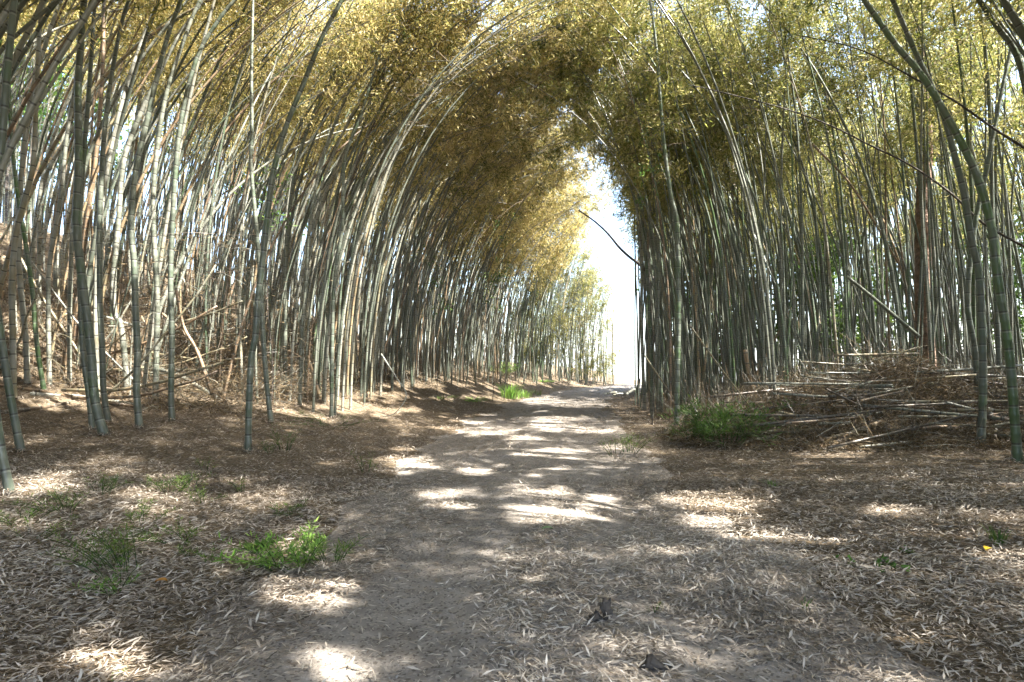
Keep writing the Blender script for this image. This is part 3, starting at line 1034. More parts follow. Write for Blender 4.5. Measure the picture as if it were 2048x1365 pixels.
traced_cane([(1702, 833), (1735, 829), (1768, 824)], 6, .6, "short pale cane in the middle of the debris heap")
traced_cane([(1600, 756), (1655, 756), (1712, 756)], 5, .7, "thin level cane between the heap's top and the two side-by-side canes")
traced_cane([(1658, 892), (1675, 885), (1694, 879)], 12, .6, "weathered grey lump of rotten cane under the orange-brown one", mat=M_GREYBARK, lift=.18)
traced_cane([(1490, 700), (1496, 735), (1504, 782)], 9, .84, "brown sunlit cane stump behind the left end of the heap", y=12.8)
traced_cane([(1838, 674), (1759, 607), (1693, 553)], 8, .34, "heavy grey-green cane leaning down left in front of the pine", y=11.5)
traced_cane([(1378, 649), (1440, 735), (1506, 822)], 4, .74, "thin straw-coloured cane propped above the green bush", y=10.5)
traced_cane([(1345, 608), (1310, 562), (1280, 530), (1262, 517), (1240, 497), (1222, 475), (1206, 458), (1185, 440), (1157, 421)], 7, .98,
            "dark snapped cane slanting up left across the bright gap", y=19, taper=.45, mat=M_GREYBARK)
traced_cane([(2060, 500), (1966, 447), (1904, 389), (1821, 331), (1738, 290), (1664, 253), (1573, 219), (1448, 186), (1378, 170)], 5, .97,
            "dark dead cane arching across the upper right in front of the pine", y=11, taper=.35, mat=M_GREYBARK)
traced_cane([(2070, 310), (1987, 257), (1904, 199), (1821, 153), (1718, 99), (1593, 70)], 5.5, .95, "thin dark cane bowed under the golden leaves at upper right", y=9.5, taper=.3, mat=M_GREYBARK)
traced_cane([(1626, 290), (1697, 364), (1755, 455), (1796, 526)], 5, .84, "orange-brown dead cane slanting down right toward the pine", y=13)
traced_cane([(1277, 783), (1279, 640), (1276, 500)], 3.5, .3, "left of the two thread-thin poles standing in the bright gap", y=27, name="thin_cane", cat="bamboo pole")
traced_cane([(1288, 783), (1283, 680), (1288, 600), (1286, 500)], 3.5, .3, "right of the two thread-thin poles standing in the bright gap", y=27.5, name="thin_cane", cat="bamboo pole")
# left bank
traced_cane([(117, 790), (135, 690), (153, 594)], 9, .84, "brown snapped cane leaning right on the sunny bank, foot in bright litter", y=10.6)
traced_cane([(146, 730), (168, 490), (190, 330), (205, 147), (208, -20)], 9, .9, "tall rust-brown dead cane standing right of the thick leaning stem", y=11.2)
traced_cane([(163, 724), (135, 680), (106, 633)], 7, .86, "rusty cane slanting down right, crossing the leaning snapped one", y=11.4)
traced_cane([(104, 665), (118, 646), (132, 627)], 6, .8, "short broken cane end pointing up right on the left bank", y=11.2)
traced_cane([(427, 796), (395, 705), (366, 651), (352, 578)], 8, .88, "crooked red-brown cane leaning left, foot on the bank's bright edge", y=10.9)
traced_cane([(641, 796), (628, 755), (615, 712)], 7, .8, "short tan cane leaning left at the left bank's foot", y=12.4)
traced_cane([(0, 826), (70, 818), (138, 806)], 10, .98, "dark half-buried log-like cane lying at the far left edge", lift=.05)
traced_cane([(60, 789), (170, 795), (285, 812)], 9, .62, "long pale cane lying along the foot of the left bank", lift=.05)
traced_cane([(43, 694), (126, 728), (255, 775)], 8, .78, "sunlit cane slanting down right over the left bank", y=11.6)
traced_cane([(45, 672), (110, 706), (150, 735)], 7, .84, "second sunlit cane slanting beside the longer one on the left bank", y=11.9)
traced_cane([(280, 735), (350, 748), (440, 800)], 9, .5, "thick cane lying behind the dark-footed front stems", y=11.6)
traced_cane([(300, 612), (340, 640), (400, 700)], 6, .88, "brown cane slanting through the dark tangle behind the left stems", y=12.4)
traced_cane([(365, 645), (430, 625), (485, 602)], 6, .7, "straw cane slanting up right through the tangle on the left", y=12)
traced_cane([(560, 863), (600, 860), (632, 862)], 4, .95, "small dark stick lying flat behind the lone forward bamboo", lift=.02)
traced_cane([(762, 708), (791, 753), (803, 771), (812, 786), (810, 801), (800, 816), (782, 831), (745, 836)], 3.2, .58,
            "pale bent cane curling down the bank onto the litter", lift=.08, taper=.4)
for i, (pts, w) in enumerate([([(1208, 789), (1222, 786), (1234, 785)], 4), ([(1252, 790), (1261, 784), (1270, 778)], 7), ([(1226, 791), (1236, 788), (1246, 788)], 4)]):
    traced_cane(pts, w, .6, ["thin pale split cane lying at the far end of the path", "broad pale cane splinter leaning at the dark clump's foot by the gap",
                            "short pale cane scrap between the two others at the path's far end"][i], lift=.05, name="split_cane", cat="split cane")
traced_cane([(1273, 786), (1276, 774), (1280, 758)], 9, .3, "jagged broken stump at the foot of the clump by the bright gap", y=26, taper=.35, name="bamboo_stump", cat="stump")

# untraced canes lying and leaning in the tangle
rng = np.random.default_rng(31)
for i in range(88):
    y = rng.uniform(9.8, 17)
    u = rng.uniform(6.6, 12)
    x = float(path_x(y)) - u
    if abs(x) > .95 * y: x = -.9 * y + rng.uniform(0, 3)
    g = float(height(x, y))
    lean = rng.random() < .35
    L = rng.uniform(.8, 3.6)
    az = rng.uniform(-.9, .9) + (math.pi if rng.random() < .5 else 0)
    el = rng.uniform(.5, 1.25) if lean else rng.normal(.04, .16)
    z0 = g + (0 if lean else abs(rng.normal(0, .18)))
    d = np.array([math.cos(az) * math.cos(el), math.sin(az) * math.cos(el) * .6, math.sin(el)])
    t = np.linspace(0, 1, 7)[:, None]
    P = np.array([[x, y, z0]]) + d * L * t + np.array([[0, 0, -.06 * L]]) * np.sin(t * math.pi) + rng.normal(0, .01, (7, 3))
    if (P[:, 0] - path_x(P[:, 1])).max() > -5.2:
        continue
    if not lean:
        P[:, 2] = np.maximum(P[:, 2], height(P[:, 0], P[:, 1]) + .03)
    cane(P, rng.uniform(.014, .036), rng.choice([.6, .68, .74, .86, .94, 1.0]),
         "snapped brown cane leaning in the tangle of the left bank" if lean else "dead cane lying in the tangle on the left bank",
         "leaning dead canes of the left bank" if lean else "dead canes lying on the left bank")
for i in range(78):
    a = rng.uniform(0, 2 * math.pi); q = math.sqrt(rng.random())
    x = 6.9 + 3.0 * q * math.cos(a); y = 10.0 + 1.9 * q * math.sin(a)
    L = rng.uniform(.8, 2.8); az = rng.normal(0, .35); el = rng.normal(0, .12)
    d = np.array([math.cos(az) * math.cos(el), math.sin(az) * math.cos(el), math.sin(el)])
    t = np.linspace(-.5, .5, 6)[:, None]
    P = np.array([[x, y, 0]]) + d * L * t
    P[:, 2] = float(height(x, y)) + rng.uniform(.05, .42) + (d[2] * L * t)[:, 0]
    P[:, 2] = np.maximum(P[:, 2], height(P[:, 0], P[:, 1]) + .02)
    cane(P, rng.uniform(.009, .032), rng.choice([.42, .52, .7, .74, .9, .96, 1.0, 1.05]), "slim dead cane half buried in the brush of the debris heap", "slim canes in the debris heap")
for i in range(22):
    y = rng.uniform(13, 24); x = float(path_x(y)) + rng.uniform(3.4, 11)
    g = float(height(x, y)); L = rng.uniform(1.5, 4); az = rng.uniform(0, 6.28); el = abs(rng.normal(.3, .4))
    d = np.array([math.cos(az) * math.cos(el), math.sin(az) * math.cos(el), math.sin(el)])
    P = np.array([[x, y, g + .05]]) + d * L * np.linspace(0, 1, 6)[:, None]
    P[:, 2] = np.maximum(P[:, 2], height(P[:, 0], P[:, 1]) + .03)
    if in_gap(P):
        continue
    cane(P, rng.uniform(.014, .03), rng.choice([.5, .7, .84, .95]), "dead cane tilted among the stems of the right grove", "dead canes in the right grove")


# ------------------------------------------------------------------ brush: fine twigs and dry leaves nobody could count
def brush(name, label, cat, n_tw, n_lf, sampler, hgt, seed, tr=(.002, .006), upright=.15, mat=None):
    rng = np.random.default_rng(seed)
    x, y = sampler(rng, n_tw)
    zb = height(x, y)
    z = zb + hgt(rng, n_tw, x, y)
    az = rng.uniform(0, 2 * math.pi, n_tw)
    up = rng.random(n_tw) < upright
    el = np.where(up, rng.uniform(.6, 1.4, n_tw), rng.normal(.0, .3, n_tw))
    L = rng.uniform(.25, 1.0, n_tw) * np.where(up, 1.2, 1)
    z = np.where(up, zb + rng.uniform(0, .3, n_tw), z)
    b = Batch()
    t = np.linspace(0, 1, 4)
    for i in range(n_tw):
        d = np.array([math.cos(az[i]) * math.cos(el[i]), math.sin(az[i]) * math.cos(el[i]), math.sin(el[i])])
        P = np.array([x[i], y[i], z[i]]) + d * L[i] * t[:, None]
        P[:, 2] -= .12 * L[i] * t ** 2
        P[1:3] += rng.normal(0, .02, (2, 3))
        r = rng.uniform(*tr)
        V, Q, _ = tube(P, [r, r * .8, r * .6, r * .3], 3)
        b.add(V, Q, tone=rng.choice([.62, .7, .8, .95, 1.0, 1.05, 1.1]), nd=0)
    root = empty(name)
    tag(root, label, cat, kind="stuff")
    b.build("twigs", M_CULM, root)
    x, y = sampler(rng, n_lf)
    z = height(x, y) + hgt(rng, n_lf, x, y)
    d = unit(rng.normal(0, 1, (n_lf, 3)) * [1, 1, .5]); side = unit(np.cross(d, rng.normal(0, 1, (n_lf, 3))))
    put_leaves("dry_leaves", (np.stack([x, y, z], 1), d, side, rng.uniform(.05, .12, n_lf), rng.uniform(.009, .018, n_lf),
               np.clip(rng.normal(.4, .25, n_lf), 0, 1)), mat or M_BROWNL, root, (0, 0, 0), cull=False)


def heap_area(rng, n):
    a = rng.uniform(0, 2 * math.pi, n); q = np.sqrt(rng.random(n))
    return 7.0 + 4.3 * q * np.cos(a), 10.4 + 2.5 * q * np.sin(a)


def heap_h(rng, n, x, y):
    c = np.exp(-((x - 6.9) / 3.2) ** 2 - ((y - 10.4) / 2) ** 2)
    return np.abs(rng.normal(0, 1, n)) * (.03 + .30 * vnoise(x, y, .6, 90) ** 1.5) * c + .01


brush("brush_heap", "tangle of dry twigs and brown leaves over the debris heap on the right", "brush", 6500, 80000, heap_area, heap_h, 61)


def behind_heap(rng, n):
    return rng.uniform(3.6, 14, n), rng.uniform(11.0, 15.5, n)


brush("dry_undergrowth", "wispy dry stalks standing behind the debris heap under the bamboo", "undergrowth", 2600, 26000, behind_heap,
      lambda rng, n, x, y: rng.beta(1.2, 3, n) * .9 * smooth((x - 3.2) / 2.5), 62, upright=.6)


def left_area(rng, n):
    y = rng.uniform(10, 18.5, n)
    return path_x(y) - rng.uniform(5.0, 13, n) ** 1.0, y


brush("left_brush", "tangle of dead twigs and brown leaves on the left bank behind the front stems", "brush", 8000, 60000, left_area,
      lambda rng, n, x, y: np.where(rng.random(n) < .2, rng.uniform(.3, 3.4, n), np.abs(rng.normal(0, .5, n)) * vnoise(x, y, 1.5, 66) + .02), 63, upright=.3)


def bank_area(rng, n):
    y = rng.uniform(13, 40, n)
    return path_x(y) - rng.uniform(3.6, 9, n), y


brush("bank_brush", "low dead twigs among the stems along the left bank", "brush", 1800, 16000, bank_area,
      lambda rng, n, x, y: np.abs(rng.normal(0, .25, n)) * vnoise(x, y, 1.5, 67) + .02, 64, upright=.3)


# ------------------------------------------------------------------ green plants
def shoot_plant(px, py, h, spread, n_st, mat, label, name="bamboo_seedling", cat="seedling", leaf=.07, lw=.012, per=16, group=None,
                seed=0, lean=(0, 0), y=None, droop=.25, tone=.5):
    rng = np.random.default_rng(seed + int(px * 7 + py))
    if h < .5 and lw < .02:
        leaf *= .72; lw *= .62; per = int(per * 1.5); n_st = int(n_st * 1.2)
    g = on_ground(px, py) if y is None else at(px, py, y)
    root = empty(name, g)
    tag(root, label, cat, group)
    stems = Batch(); lb = [[] for _ in range(6)]
    for i in range(n_st):
        a = rng.uniform(0, 2 * math.pi); q = spread * .35 * math.sqrt(rng.random())
        b0 = np.array([q * math.cos(a), q * math.sin(a), 0.0])
        b0[2] = float(height(g[0] + b0[0], g[1] + b0[1])) - g[2] - .01
        o = spread * .75 * rng.random()
        d = np.array([math.cos(a) * o + lean[0] * h, math.sin(a) * o + lean[1] * h, h * rng.uniform(.6, 1.1)])
        t = np.linspace(0, 1, 6)
        P = b0 + d * t[:, None]; P[:, 2] -= droop * h * t ** 2.5
        P[:, :2] += d[None, :2] * (t[:, None] ** 2) * .35
        V, Q, _ = tube(P, np.linspace(.0028, .0010, 6) * (1 + h), 4)
        stems.add(V, Q, tone=.05, nd=0)
        m = per
        tt = rng.uniform(.25, 1.0, m)
        B = np.stack([np.interp(tt, t, P[:, c]) for c in range(3)], 1)
        az = rng.uniform(0, 2 * math.pi, m)
        dd = unit(np.stack([np.cos(az), np.sin(az), rng.normal(.05, .45, m)], 1) + .6 * unit(d))
        B = B + dd * rng.uniform(0, .05, m)[:, None] * (h / .3)
        side = unit(np.cross(dd, np.array([0, 0, 1.0]) + rng.normal(0, .35, (m, 3))))
        for k_, v in enumerate((B, dd, side, leaf * rng.uniform(.6, 1.2, m), lw * rng.uniform(.8, 1.2, m), np.clip(rng.normal(tone, .22, m), 0, 1))):
            lb[k_].append(v)
    stems.build("stem", M_GREEN, root)
    put_leaves("foliage", tuple(np.concatenate(v) for v in lb), mat, root, (0, 0, 0), cull=False)
    return root


def grass_tuft(px, py, h, spread, n, mat, label, seed=0, name="grass_tuft", cat="grass tuft", y=None, w=.008):
    rng = np.random.default_rng(seed + int(px + py * 3))
    g = on_ground(px, py) if y is None else at(px, py, y)
    b = Batch()
    for i in range(n):
        a = rng.uniform(0, 2 * math.pi); q = spread * .4 * rng.random()
        o = spread * .6 * rng.random()
        hh = h * rng.uniform(.5, 1.1)
        t = np.linspace(0, 1, 5)
        P = np.stack([math.cos(a) * (q + o * t ** 1.8), math.sin(a) * (q + o * t ** 1.8), hh * (t - .25 * t ** 3)], 1)
        sd = np.array([-math.sin(a), math.cos(a), 0]) * w * .5
        ww = (1 - t ** 2)[:, None] + .05
        V = np.empty((10, 3)); V[0::2] = P - sd * ww; V[1::2] = P + sd * ww
        i0 = np.arange(4) * 2
        b.add(V, np.stack([i0, i0 + 1, i0 + 3, i0 + 2], -1), tone=rng.uniform(.2, 1))
    o = b.build(name, mat)
    o.location = g.tolist()
    return tag(o, label, cat)


S = shoot_plant
S(590, 1138, .27, .34, 20, M_BRIGHT, "leafy bamboo seedling with sun-bright tips, biggest in the left foreground", leaf=.085, lw=.016, per=22, lean=(-.3, 0), tone=.6)
S(660, 1128, .22, .26, 12, M_GREEN, "darker leafy seedling touching the right side of the sun-bright one", leaf=.06, per=16, tone=.7)
S(525, 1105, .13, .14, 6, M_GREEN, "broad-leaved low sprig at the left side of the sun-bright seedling", leaf=.08, lw=.035, per=7, tone=.5)
S(240, 1150, .30, .36, 16, M_GREEN, "bushy dark green seedling in the left foreground, leaning left", leaf=.07, per=20, lean=(-.45, 0), tone=.75)
S(232, 1190, .17, .16, 8, M_BRIGHT, "small lime seedling just in front of the bushy dark green one", leaf=.06, per=12, lean=(-.3, 0))
S(355, 1085, .20, .34, 10, M_GREEN, "low spreading seedling right behind the bushy dark green one", leaf=.06, per=16, lean=(-.8, 0), tone=.8)
S(432, 1130, .12, .2, 6, M_GREEN, "little seedling halfway between the bushy and the sun-bright seedlings", leaf=.05, per=10, tone=.8)
S(385, 1112, .10, .18, 5, M_GREEN, "tiny seedling left of the halfway one", leaf=.05, per=10, tone=.8)
S(285, 1045, .2, .3, 9, M_GREEN, "thin upright seedling behind the bushy dark green one", leaf=.06, per=14, tone=.7)
S(592, 1028, .10, .36, 12, M_GREEN, "flat spreading tuft alone on the litter behind the sun-bright seedling", leaf=.06, per=12, tone=.7)
S(340, 990, .24, .28, 12, M_GREEN, "left of the two close seedlings in the middle of the left litter", leaf=.06, per=14, tone=.65)
S(372, 980, .26, .24, 9, M_GREEN, "right of the two close seedlings in the middle of the left litter", leaf=.06, per=14, tone=.8)
S(408, 1008, .20, .22, 7, M_GREEN, "yellowish seedling just right of the close pair in the left litter", leaf=.05, per=12, tone=1.0)
S(202, 992, .24, .26, 9, M_GREEN, "seedling alone left of the close pair in the left litter", leaf=.06, per=13, tone=.6)
S(120, 1025, .22, .36, 10, M_GREEN, "arching seedling near the left edge, below the nearest bamboo foot", leaf=.07, per=14, lean=(-.6, 0), tone=.75)
S(30, 1045, .2, .4, 10, M_GREEN, "sparse seedling at the very left edge of the litter", leaf=.07, per=12, tone=.7)
S(60, 1080, .14, .3, 6, M_GREEN, "low olive seedling in the left litter under the edge one", leaf=.06, per=10, tone=.9)
S(540, 908, .22, .2, 6, M_GREEN, "small seedling at the right of the lone forward bamboo's foot", leaf=.06, per=10, tone=.5)
S(570, 902, .42, .26, 8, M_GREEN, "taller thin seedling a hand right of the lone forward bamboo's foot", leaf=.07, per=14, tone=.6)
S(735, 945, .3, .26, 6, M_GREEN, "yellow-green wispy seedling left of the sunny patches on the path", leaf=.06, per=10, tone=1.0)
S(492, 985, .2, .24, 5, M_GREEN, "wispy seedling in the litter in front of the lone forward bamboo", leaf=.05, per=9, tone=.9)
S(410, 945, .2, .2, 5, M_GREEN, "faint seedling further back in the left litter", leaf=.05, per=9, tone=.8)
S(655, 850, .3, 1.1, 22, M_GREEN, "patch of low green sprouts at the foot of the dark slim corner bamboo", leaf=.08, per=10, tone=.6)
S(1448, 888, 1.0, .95, 42, M_GREEN, "dense dark green bush at the left foot of the debris heap", name="green_bush", cat="bush", leaf=.12, lw=.018, per=48, droop=.5, tone=.45)
S(1395, 884, .45, .5, 16, M_GREEN, "lower dark lobe of greenery on the path side of the dense bush", name="green_bush", cat="bush", leaf=.09, lw=.013, per=34, tone=.3)
S(1262, 908, .42, .4, 14, M_GREEN, "right of the two yellow-green wispy plants at the path's right edge", leaf=.07, per=12, tone=.95)
S(1232, 912, .34, .3, 8, M_GREEN, "left of the two yellow-green wispy plants at the path's right edge", leaf=.07, per=10, tone=.95)
S(1000, 755, 1.1, 1.0, 14, M_GREEN, "leafy shrub among the stems on top of the left bank", name="shrub", cat="shrub", leaf=.14, lw=.04, per=24, tone=.8)
grass_tuft(1020, 798, .85, 1.0, 190, M_BRIGHT, "bright yellow-green grass tuft beside the far bend of the path", w=.022)
grass_tuft(1050, 797, .5, .7, 80, M_BRIGHT, "smaller grass tuft touching the right side of the bright tall one", w=.02)
grass_tuft(1078, 792, .45, .6, 22, M_GREEN, "sparse little tuft on the path side of the two bright tufts", w=.02)
grass_tuft(945, 803, .16, 1.6, 120, M_BRIGHT, "low green patch of grass left of the tall bright tuft", w=.03)
grass_tuft(880, 798, .14, 1.4, 60, M_GREEN, "faint low grass patch on the slope further left of the bright tuft", w=.03)
grass_tuft(1085, 764, .16, 2.0, 110, M_BRIGHT, "low grass on the crest of the bank above the bright tufts", w=.04)
grass_tuft(2000, 1090, .16, .2, 40, M_GREEN, "dark green tuft near the right edge of the litter", w=.008)
grass_tuft(1310, 1228, .07, .1, 14, M_GREEN, "tiny green sprig in the litter right of the bark scrap", w=.006)
grass_tuft(1612, 1222, .07, .1, 16, M_GREEN, "tiny grass sprig in the litter at lower right", w=.007)
grass_tuft(1545, 972, .08, .22, 30, M_BRIGHT, "small bright sprig in the litter in front of the debris heap", w=.012)
grass_tuft(232, 1358, .05, .08, 12, M_BRIGHT, "tiny bright sprig at the bottom edge on the left", w=.008)
S(1745, 1142, .09, .20, 11, M_BRIGHT, "clover-like low plant with round leaves in the right foreground litter", name="clover_plant", cat="clover", leaf=.045, lw=.04, per=3, tone=.1)
S(1810, 1108, .05, .08, 4, M_BRIGHT, "single small round-leaved sprig right behind the clover-like plant", name="clover_plant", cat="clover", leaf=.04, lw=.035, per=3, tone=.1)


def fallen_leaf(px, py, ln, wd, col, label, az=.5):
    g = on_ground(px, py)
    z = float(SHEET(np.array([g[0]]), np.array([g[1]]))[0]) + .05
    t = np.linspace(0, 1, 9)
    w = np.sin(t * math.pi) ** .8 * wd / 2 + .001
    c = np.stack([(t - .5) * ln, t * 0, .012 * np.sin(t * math.pi)], 1)
    V = np.concatenate([c + np.stack([t * 0, w, .008 + t * 0], 1), c, c - np.stack([t * 0, w, -.008 + t * 0], 1)])
    i = np.arange(8)
    Q = np.vstack([np.stack([i, i + 1, i + 10, i + 9], -1), np.stack([i + 9, i + 10, i + 19, i + 18], -1)])
    m = leaf_mat("leaf_" + label.split()[0], [(0, col), (1, col)], .3)
    R = np.array([[math.cos(az), -math.sin(az), 0], [math.sin(az), math.cos(az), 0], [0, 0, 1]])
    o = mesh_obj("fallen_leaf", V @ R.T, Q, m, None, {"tone": np.zeros(27)})
    o.location = (g[0], g[1], z)
    tag(o, label, "leaf")


fallen_leaf(1976, 1116, .085, .045, (.62, .42, .03), "yellow broad leaf lying on the litter at right", .6)
fallen_leaf(322, 1182, .07, .05, (.50, .24, .05), "orange curled leaf lying in the left foreground litter", .2)
fallen_leaf(1095, 1072, .09, .05, (.22, .34, .16), "pale green leaf lying alone on the bare dirt of the path", .1)


def scrap(px, py, L, w, h, label, az, seed):
    """a ragged piece of dark rotten bark"""
    rng = np.random.default_rng(seed)
    g = on_ground(px, py)
    n, m = 11, 8
    V = []
    for i in range(n):
        t = i / (n - 1)
        for j in range(m):
            a = j / m * 2 * math.pi
            rr = (math.sin(t * math.pi) ** .5 + .12) * (1 + rng.normal(0, .22))
            V.append([(t - .5) * L + rng.normal(0, .006), math.cos(a) * w / 2 * rr, (math.sin(a) * .5 + .4) * h * rr * (1 + .9 * math.sin(t * 7 + seed))])
    V = np.array(V)
    i = np.arange(n - 1)[:, None] * m; j = np.arange(m)[None]; j2 = (j + 1) % m
    Q = np.stack([i + j, i + j2, i + m + j2, i + m + j], -1).reshape(-1, 4)
    R = np.array([[math.cos(az), -math.sin(az), 0], [math.sin(az), math.cos(az), 0], [0, 0, 1]])
    o = mesh_obj("bark_scrap", V @ R.T, Q, M_GREYBARK, None)
    o.location = (g[0], g[1], g[2] + .02)
    tag(o, label, "bark")


scrap(1213, 1240, .10, .05, .055, "dark upright scrap of bark on the strip of leaves in mid path", 1.3, 3)
scrap(1190, 1252, .10, .05, .03, "flat dark bark bit beside the upright scrap", .2, 4)
scrap(1312, 1345, .14, .06, .03, "black flat bark scrap at the bottom edge of the path", .1, 5)


# ------------------------------------------------------------------ trees
def limb(P0, d, L, r, rng, n=8, curl=.25):
    P = [np.array(P0, float)]
    d = unit(np.array(d, float))
    for i in range(n):
        d = unit(d + rng.normal(0, curl * .35, 3) + np.array([0, 0, .03]))
        P.append(P[-1] + d * L / n)
    return np.array(P), np.linspace(r, r * .25, n + 1)


def tree(name, label, x, y, H, r, z0, lean, nl, mat, bark, seed, R=3.0, lsize=.13, lwid=.06, cat="tree", traced=None):
    rng = np.random.default_rng(seed)
    g = float(height(x, y))
    root = empty(name, (x, y, g))
    tag(root, label, cat)
    org = np.array([x, y, g])
    t = np.linspace(0, 1, 22)
    if traced is not None:
        P = traced
    else:
        P = np.stack([x + lean * H * t ** 1.4 + .12 * np.sin(t * 7 + seed), y + .1 * np.sin(t * 5), g - .1 + H * t], 1)
    RR = r * (1 - .75 * np.linspace(0, 1, len(P))) + .35 * r * np.exp(-np.linspace(0, 1, len(P)) * 25)
    V, Q, _ = tube(P, RR, 14)
    V = V + rng.normal(0, r * .03, V.shape)
    mesh_obj("trunk", V - org, Q, bark, root, None, True)
    lb = [[] for _ in range(6)]
    tw = []
    nb = 16
    for i in range(nb):
        q = z0 + (1 - z0) * (i + .5) / nb
        idx = q * (len(P) - 1)
        B = P[int(idx)] + (P[min(int(idx) + 1, len(P) - 1)] - P[int(idx)]) * (idx % 1)
        az = i * 2.4 + rng.uniform(-.4, .4)
        L = R * (1.1 - .6 * (q - z0) / (1 - z0)) * rng.uniform(.7, 1.1)
        LP_, LR = limb(B, (math.cos(az), math.sin(az), .45), L, r * .28, rng)
        v, qd, _ = tube(LP_, LR, 6)
        mesh_obj("limb", v - org, qd, bark, root, None, True)
        m = nl // nb
        ns = 26
        cs = LP_[rng.integers(3, len(LP_), ns)] + rng.normal(0, .45, (ns, 3)) * (R / 3)
        c = cs[rng.integers(0, ns, m)] + rng.normal(0, .22, (m, 3)) * (R / 3)
        d = unit(rng.normal(0, 1, (m, 3)) + [0, 0, -.3]); sd = unit(np.cross(d, rng.normal(0, 1, (m, 3))))
        for k_, vv in enumerate((c, d, sd, lsize * rng.uniform(.6, 1.2, m), lwid * rng.uniform(.8, 1.2, m), np.clip(rng.normal(.55, .25, m), 0, 1))):
            lb[k_].append(vv)
    put_leaves("crown", tuple(np.concatenate(v) for v in lb), mat, root, org)
    return root


PY = 14.5
tp = [at(1850, 700, PY), at(1849, 640, PY), at(1846, 560, PY), at(1846, 414, PY), at(1852, 290, PY), at(1846, 207, PY), at(1841, 145, PY), at(1836, 60, PY), at(1832, -60, PY)]
g0 = np.array([tp[0][0] + .02, PY, float(height(tp[0][0], PY)) - .1])
tp = [g0] + tp + [tp[-1] + np.array([-.1, .1, 3.0]), tp[-1] + np.array([-.15, .2, 6.0])]
tree("pine_tree", "red-barked pine trunk rising among the bamboo behind the debris heap", g0[0], PY, 18, .23, .62, 0, 9000, M_GREEN, M_BARK, 3,
     R=2.6, lsize=.16, lwid=.02, traced=catmull(np.array(tp), 4))
for i, (x, y, H, lab) in enumerate([(20, 26, 15, "green broadleaf tree furthest right behind the right grove"), (14.5, 30, 15, "green broadleaf tree behind the pine and the right grove"),
                                    (26, 20, 14, "leafy tree at the right edge behind the last stems"), (12, 36, 13, "pale green tree seen through the right grove near its far end"),
                                    (-24, 25, 15, "dark leafy tree behind the left grove at its far left"), (-17, 31, 15, "dark leafy tree behind the middle of the left grove"),
                                    (-20, 20, 12, "dark tree close behind the left grove's leaning stems"), (-27, 30, 16, "tallest dark tree far back behind the left grove"),
                                    (-21, 27, 11, "short dark tree between the two far left ones"), (-14, 32, 12, "dark tree behind the upper middle of the left grove"),
                                    (-12, 38, 14, "leafy tree behind the far part of the left grove")]):
    tree("broadleaf_tree", lab, x, y, H, .22, .25, .02, 9000, M_GREEN, M_GREYBARK, 20 + i, R=4.4, lsize=.3, lwid=.17)


for i, (x, y, lab) in enumerate([(9.5, 27, "low leafy sapling between the gap clump and the right grove's back"), (15, 24, "low bushy sapling behind the debris heap's stems"),
                              (19, 21, "low bushy sapling furthest right in the undergrowth"), (12, 22, "small round sapling in the middle of the right undergrowth"),
                              (16, 30, "small sapling deep behind the right grove"), (22, 26, "dark sapling at the back of the right grove")]):
    tree("sapling", lab, x, y, 5.5, .06, .08, .02, 5000, M_GREEN, M_GREYBARK, 60 + i, R=2.6, lsize=.2, lwid=.10, cat="sapling")


def vine(px, py, y, label, seed, span=.7, n=260):
    """leafy climber hanging on a stem: a thin woody strand up from the ground and fresh leaves round its top"""
    rng = np.random.default_rng(seed)
    c = at(px, py, y)
    g = float(height(c[0], y))
    org = np.array([c[0], y, g])
    root = empty("climbing_vine", org)
    tag(root, label, "vine")
    t = np.linspace(0, 1, 14)
    P = np.stack([.06 * np.sin(t * 9), .06 * np.cos(t * 8), (c[2] + span - g) * t], 1)
    V, Q, _ = tube(P, np.linspace(.012, .004, 14), 5)
    mesh_obj("stem", V, Q, M_GREYBARK, root, None, True)
    k = rng.integers(0, 14, n)
    cs = np.stack([rng.normal(0, .22, 14), rng.normal(0, .22, 14), rng.uniform(-span, span, 14)], 1)
    b = (c - org) + cs[k] + rng.normal(0, .09, (n, 3))
    d = unit(rng.normal(0, .7, (n, 3)) + [0, 0, -.5]); sd = unit(np.cross(d, rng.normal(0, 1, (n, 3))))
    put_leaves("foliage", (b, d, sd, rng.uniform(.06, .12, n), rng.uniform(.025, .045, n), rng.uniform(0, .8, n)), M_GREEN, root, (0, 0, 0), cull=False)


vine(872, 565, 17, "fresh green climber on the stems in the middle of the left bank wall", 1, 1.1, 220)
vine(1008, 510, 22, "fresh green climber high on the stems left of the far row", 2, 1.5, 260)
vine(545, 400, 11, "green climber leaves high on the lone forward bamboo's neighbours", 3, .6, 90)
vine(985, 590, 21, "small green climber low on the stems of the left bank", 4, .8, 220)
vine(1300, 330, 13, "green climber leaves high on the dark clump by the bright gap", 5, .9, 160)
vine(1665, 640, 15, "thin yellow-green climber on a stem behind the debris heap", 6, .8, 140)


# ------------------------------------------------------------------ the air
hz = mesh_obj("haze", [(-420, -420, -60), (420, -420, -60), (420, 900, -60), (-420, 900, -60), (-420, -420, 30), (420, -420, 30), (420, 900, 30), (-420, 900, 30)],
              [(0, 3, 2, 1), (4, 5, 6, 7), (0, 1, 5, 4), (1, 2, 6, 5), (2, 3, 7, 6), (3, 0, 4, 7)], M_GREEN)
hm, hnt, ho = new_mat("haze_air")
pv = hnt.nodes.new("ShaderNodeVolumePrincipled")
pv.inputs['Color'].default_value = (.82, .9, 1.0, 1)
pv.inputs['Density'].default_value = .0005
pv.inputs['Anisotropy'].default_value = .2
hnt.links.new(pv.outputs[0], ho.inputs['Volume'])
hz.data.materials.clear(); hz.data.materials.append(hm)
tag(hz, "thin pale air that fades the far end of the path", "haze", kind="stuff")


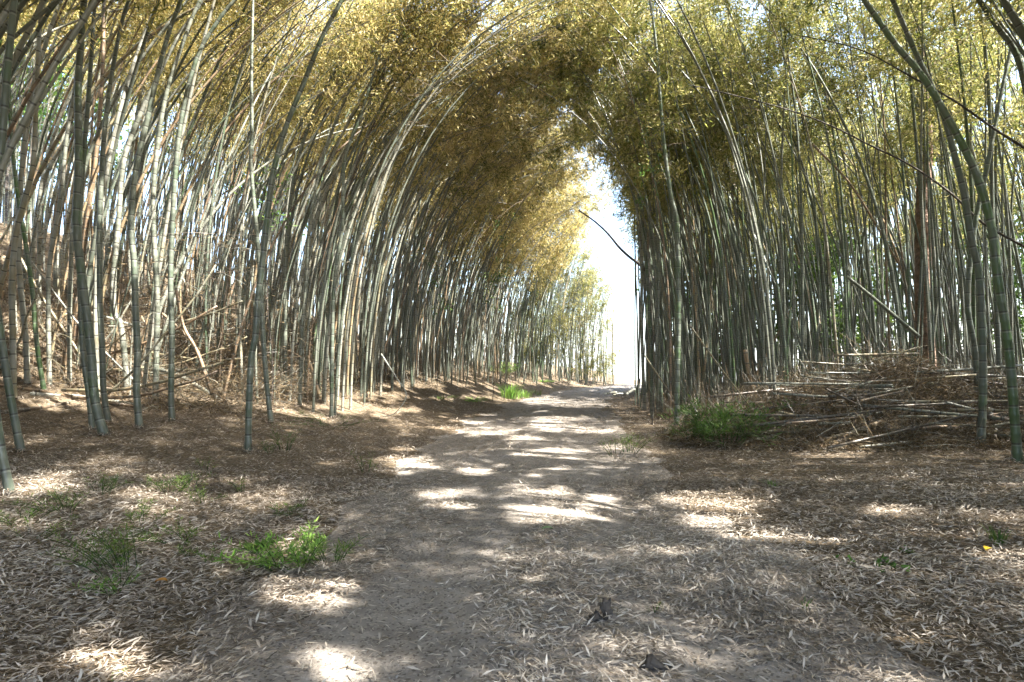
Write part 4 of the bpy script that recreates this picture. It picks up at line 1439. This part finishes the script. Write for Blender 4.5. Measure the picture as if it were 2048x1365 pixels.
# small stones on the bare dirt, and leaves drifted against the feet of the front stems
def pebbles():
    rng = np.random.default_rng(808)
    n = 5200
    y = np.sqrt(rng.uniform(1.8 ** 2, 12 ** 2, n)); x = path_x(y) + rng.uniform(-2.4, 2.4, n)
    k = rng.random(n) < bare(x, y); x, y = x[k], y[k]; n = len(x)
    r = .0025 + .010 * rng.random(n) ** 4
    O = np.array([[1, 0, 0], [0, 1, 0], [-1, 0, 0], [0, -1, 0], [.5, .5, .6], [-.5, .5, .6], [-.5, -.5, .6], [.5, -.5, .6]], float)
    Vv = O[None] * r[:, None, None] * rng.uniform(.6, 1.35, (n, 8, 1))
    Vv += np.stack([x, y, SHEET(x, y) + .016], 1)[:, None]
    Qb = np.array([[0, 1, 5, 4], [1, 2, 6, 5], [2, 3, 7, 6], [3, 0, 4, 7], [4, 5, 6, 7]])
    Q = (Qb[None] + (np.arange(n) * 8)[:, None, None]).reshape(-1, 4)
    o = mesh_obj("pebbles", Vv.reshape(-1, 3), Q, simple_mat("pebble", (.12, .11, .10), (.42, .39, .35), 60), None)
    tag(o, "small stones and crumbs of earth strewn on the bare dirt of the path", "pebbles", kind="stuff")
    f = []
    for hx, hy in hero_feet:
        m = 110
        a = rng.uniform(0, 6.28, m); q = np.abs(rng.normal(.03, .09, m)) + .05
        X = hx + q * np.cos(a); Y = hy + q * np.sin(a)
        ti = rng.normal(.25, .35, m); az = a + math.pi + rng.normal(0, .9, m)
        d = np.stack([np.cos(az) * np.cos(ti), np.sin(az) * np.cos(ti), np.sin(ti)], 1)
        sd = np.stack([-np.sin(az), np.cos(az), rng.normal(0, .2, m)], 1)
        f.append((np.stack([X, Y, height(X, Y) + .02 + .05 * rng.random(m) * np.exp(-q / .1)], 1), unit(d), unit(sd), rng.uniform(.04, .11, m), rng.uniform(.007, .016, m), rng.uniform(.05, .6, m)))
    c = [np.concatenate([p[i] for p in f]) for i in range(6)]
    V, Q = leaf_quads(c[0], c[1], c[2], c[3], c[4], .25)
    o = mesh_obj("leaf_drift", V, Q, M_LITTER, None, {"tone": np.repeat(c[5], 4)})
    tag(o, "brown leaves heaped against the feet of the front bamboo stems", "leaf litter", kind="stuff")


pebbles()
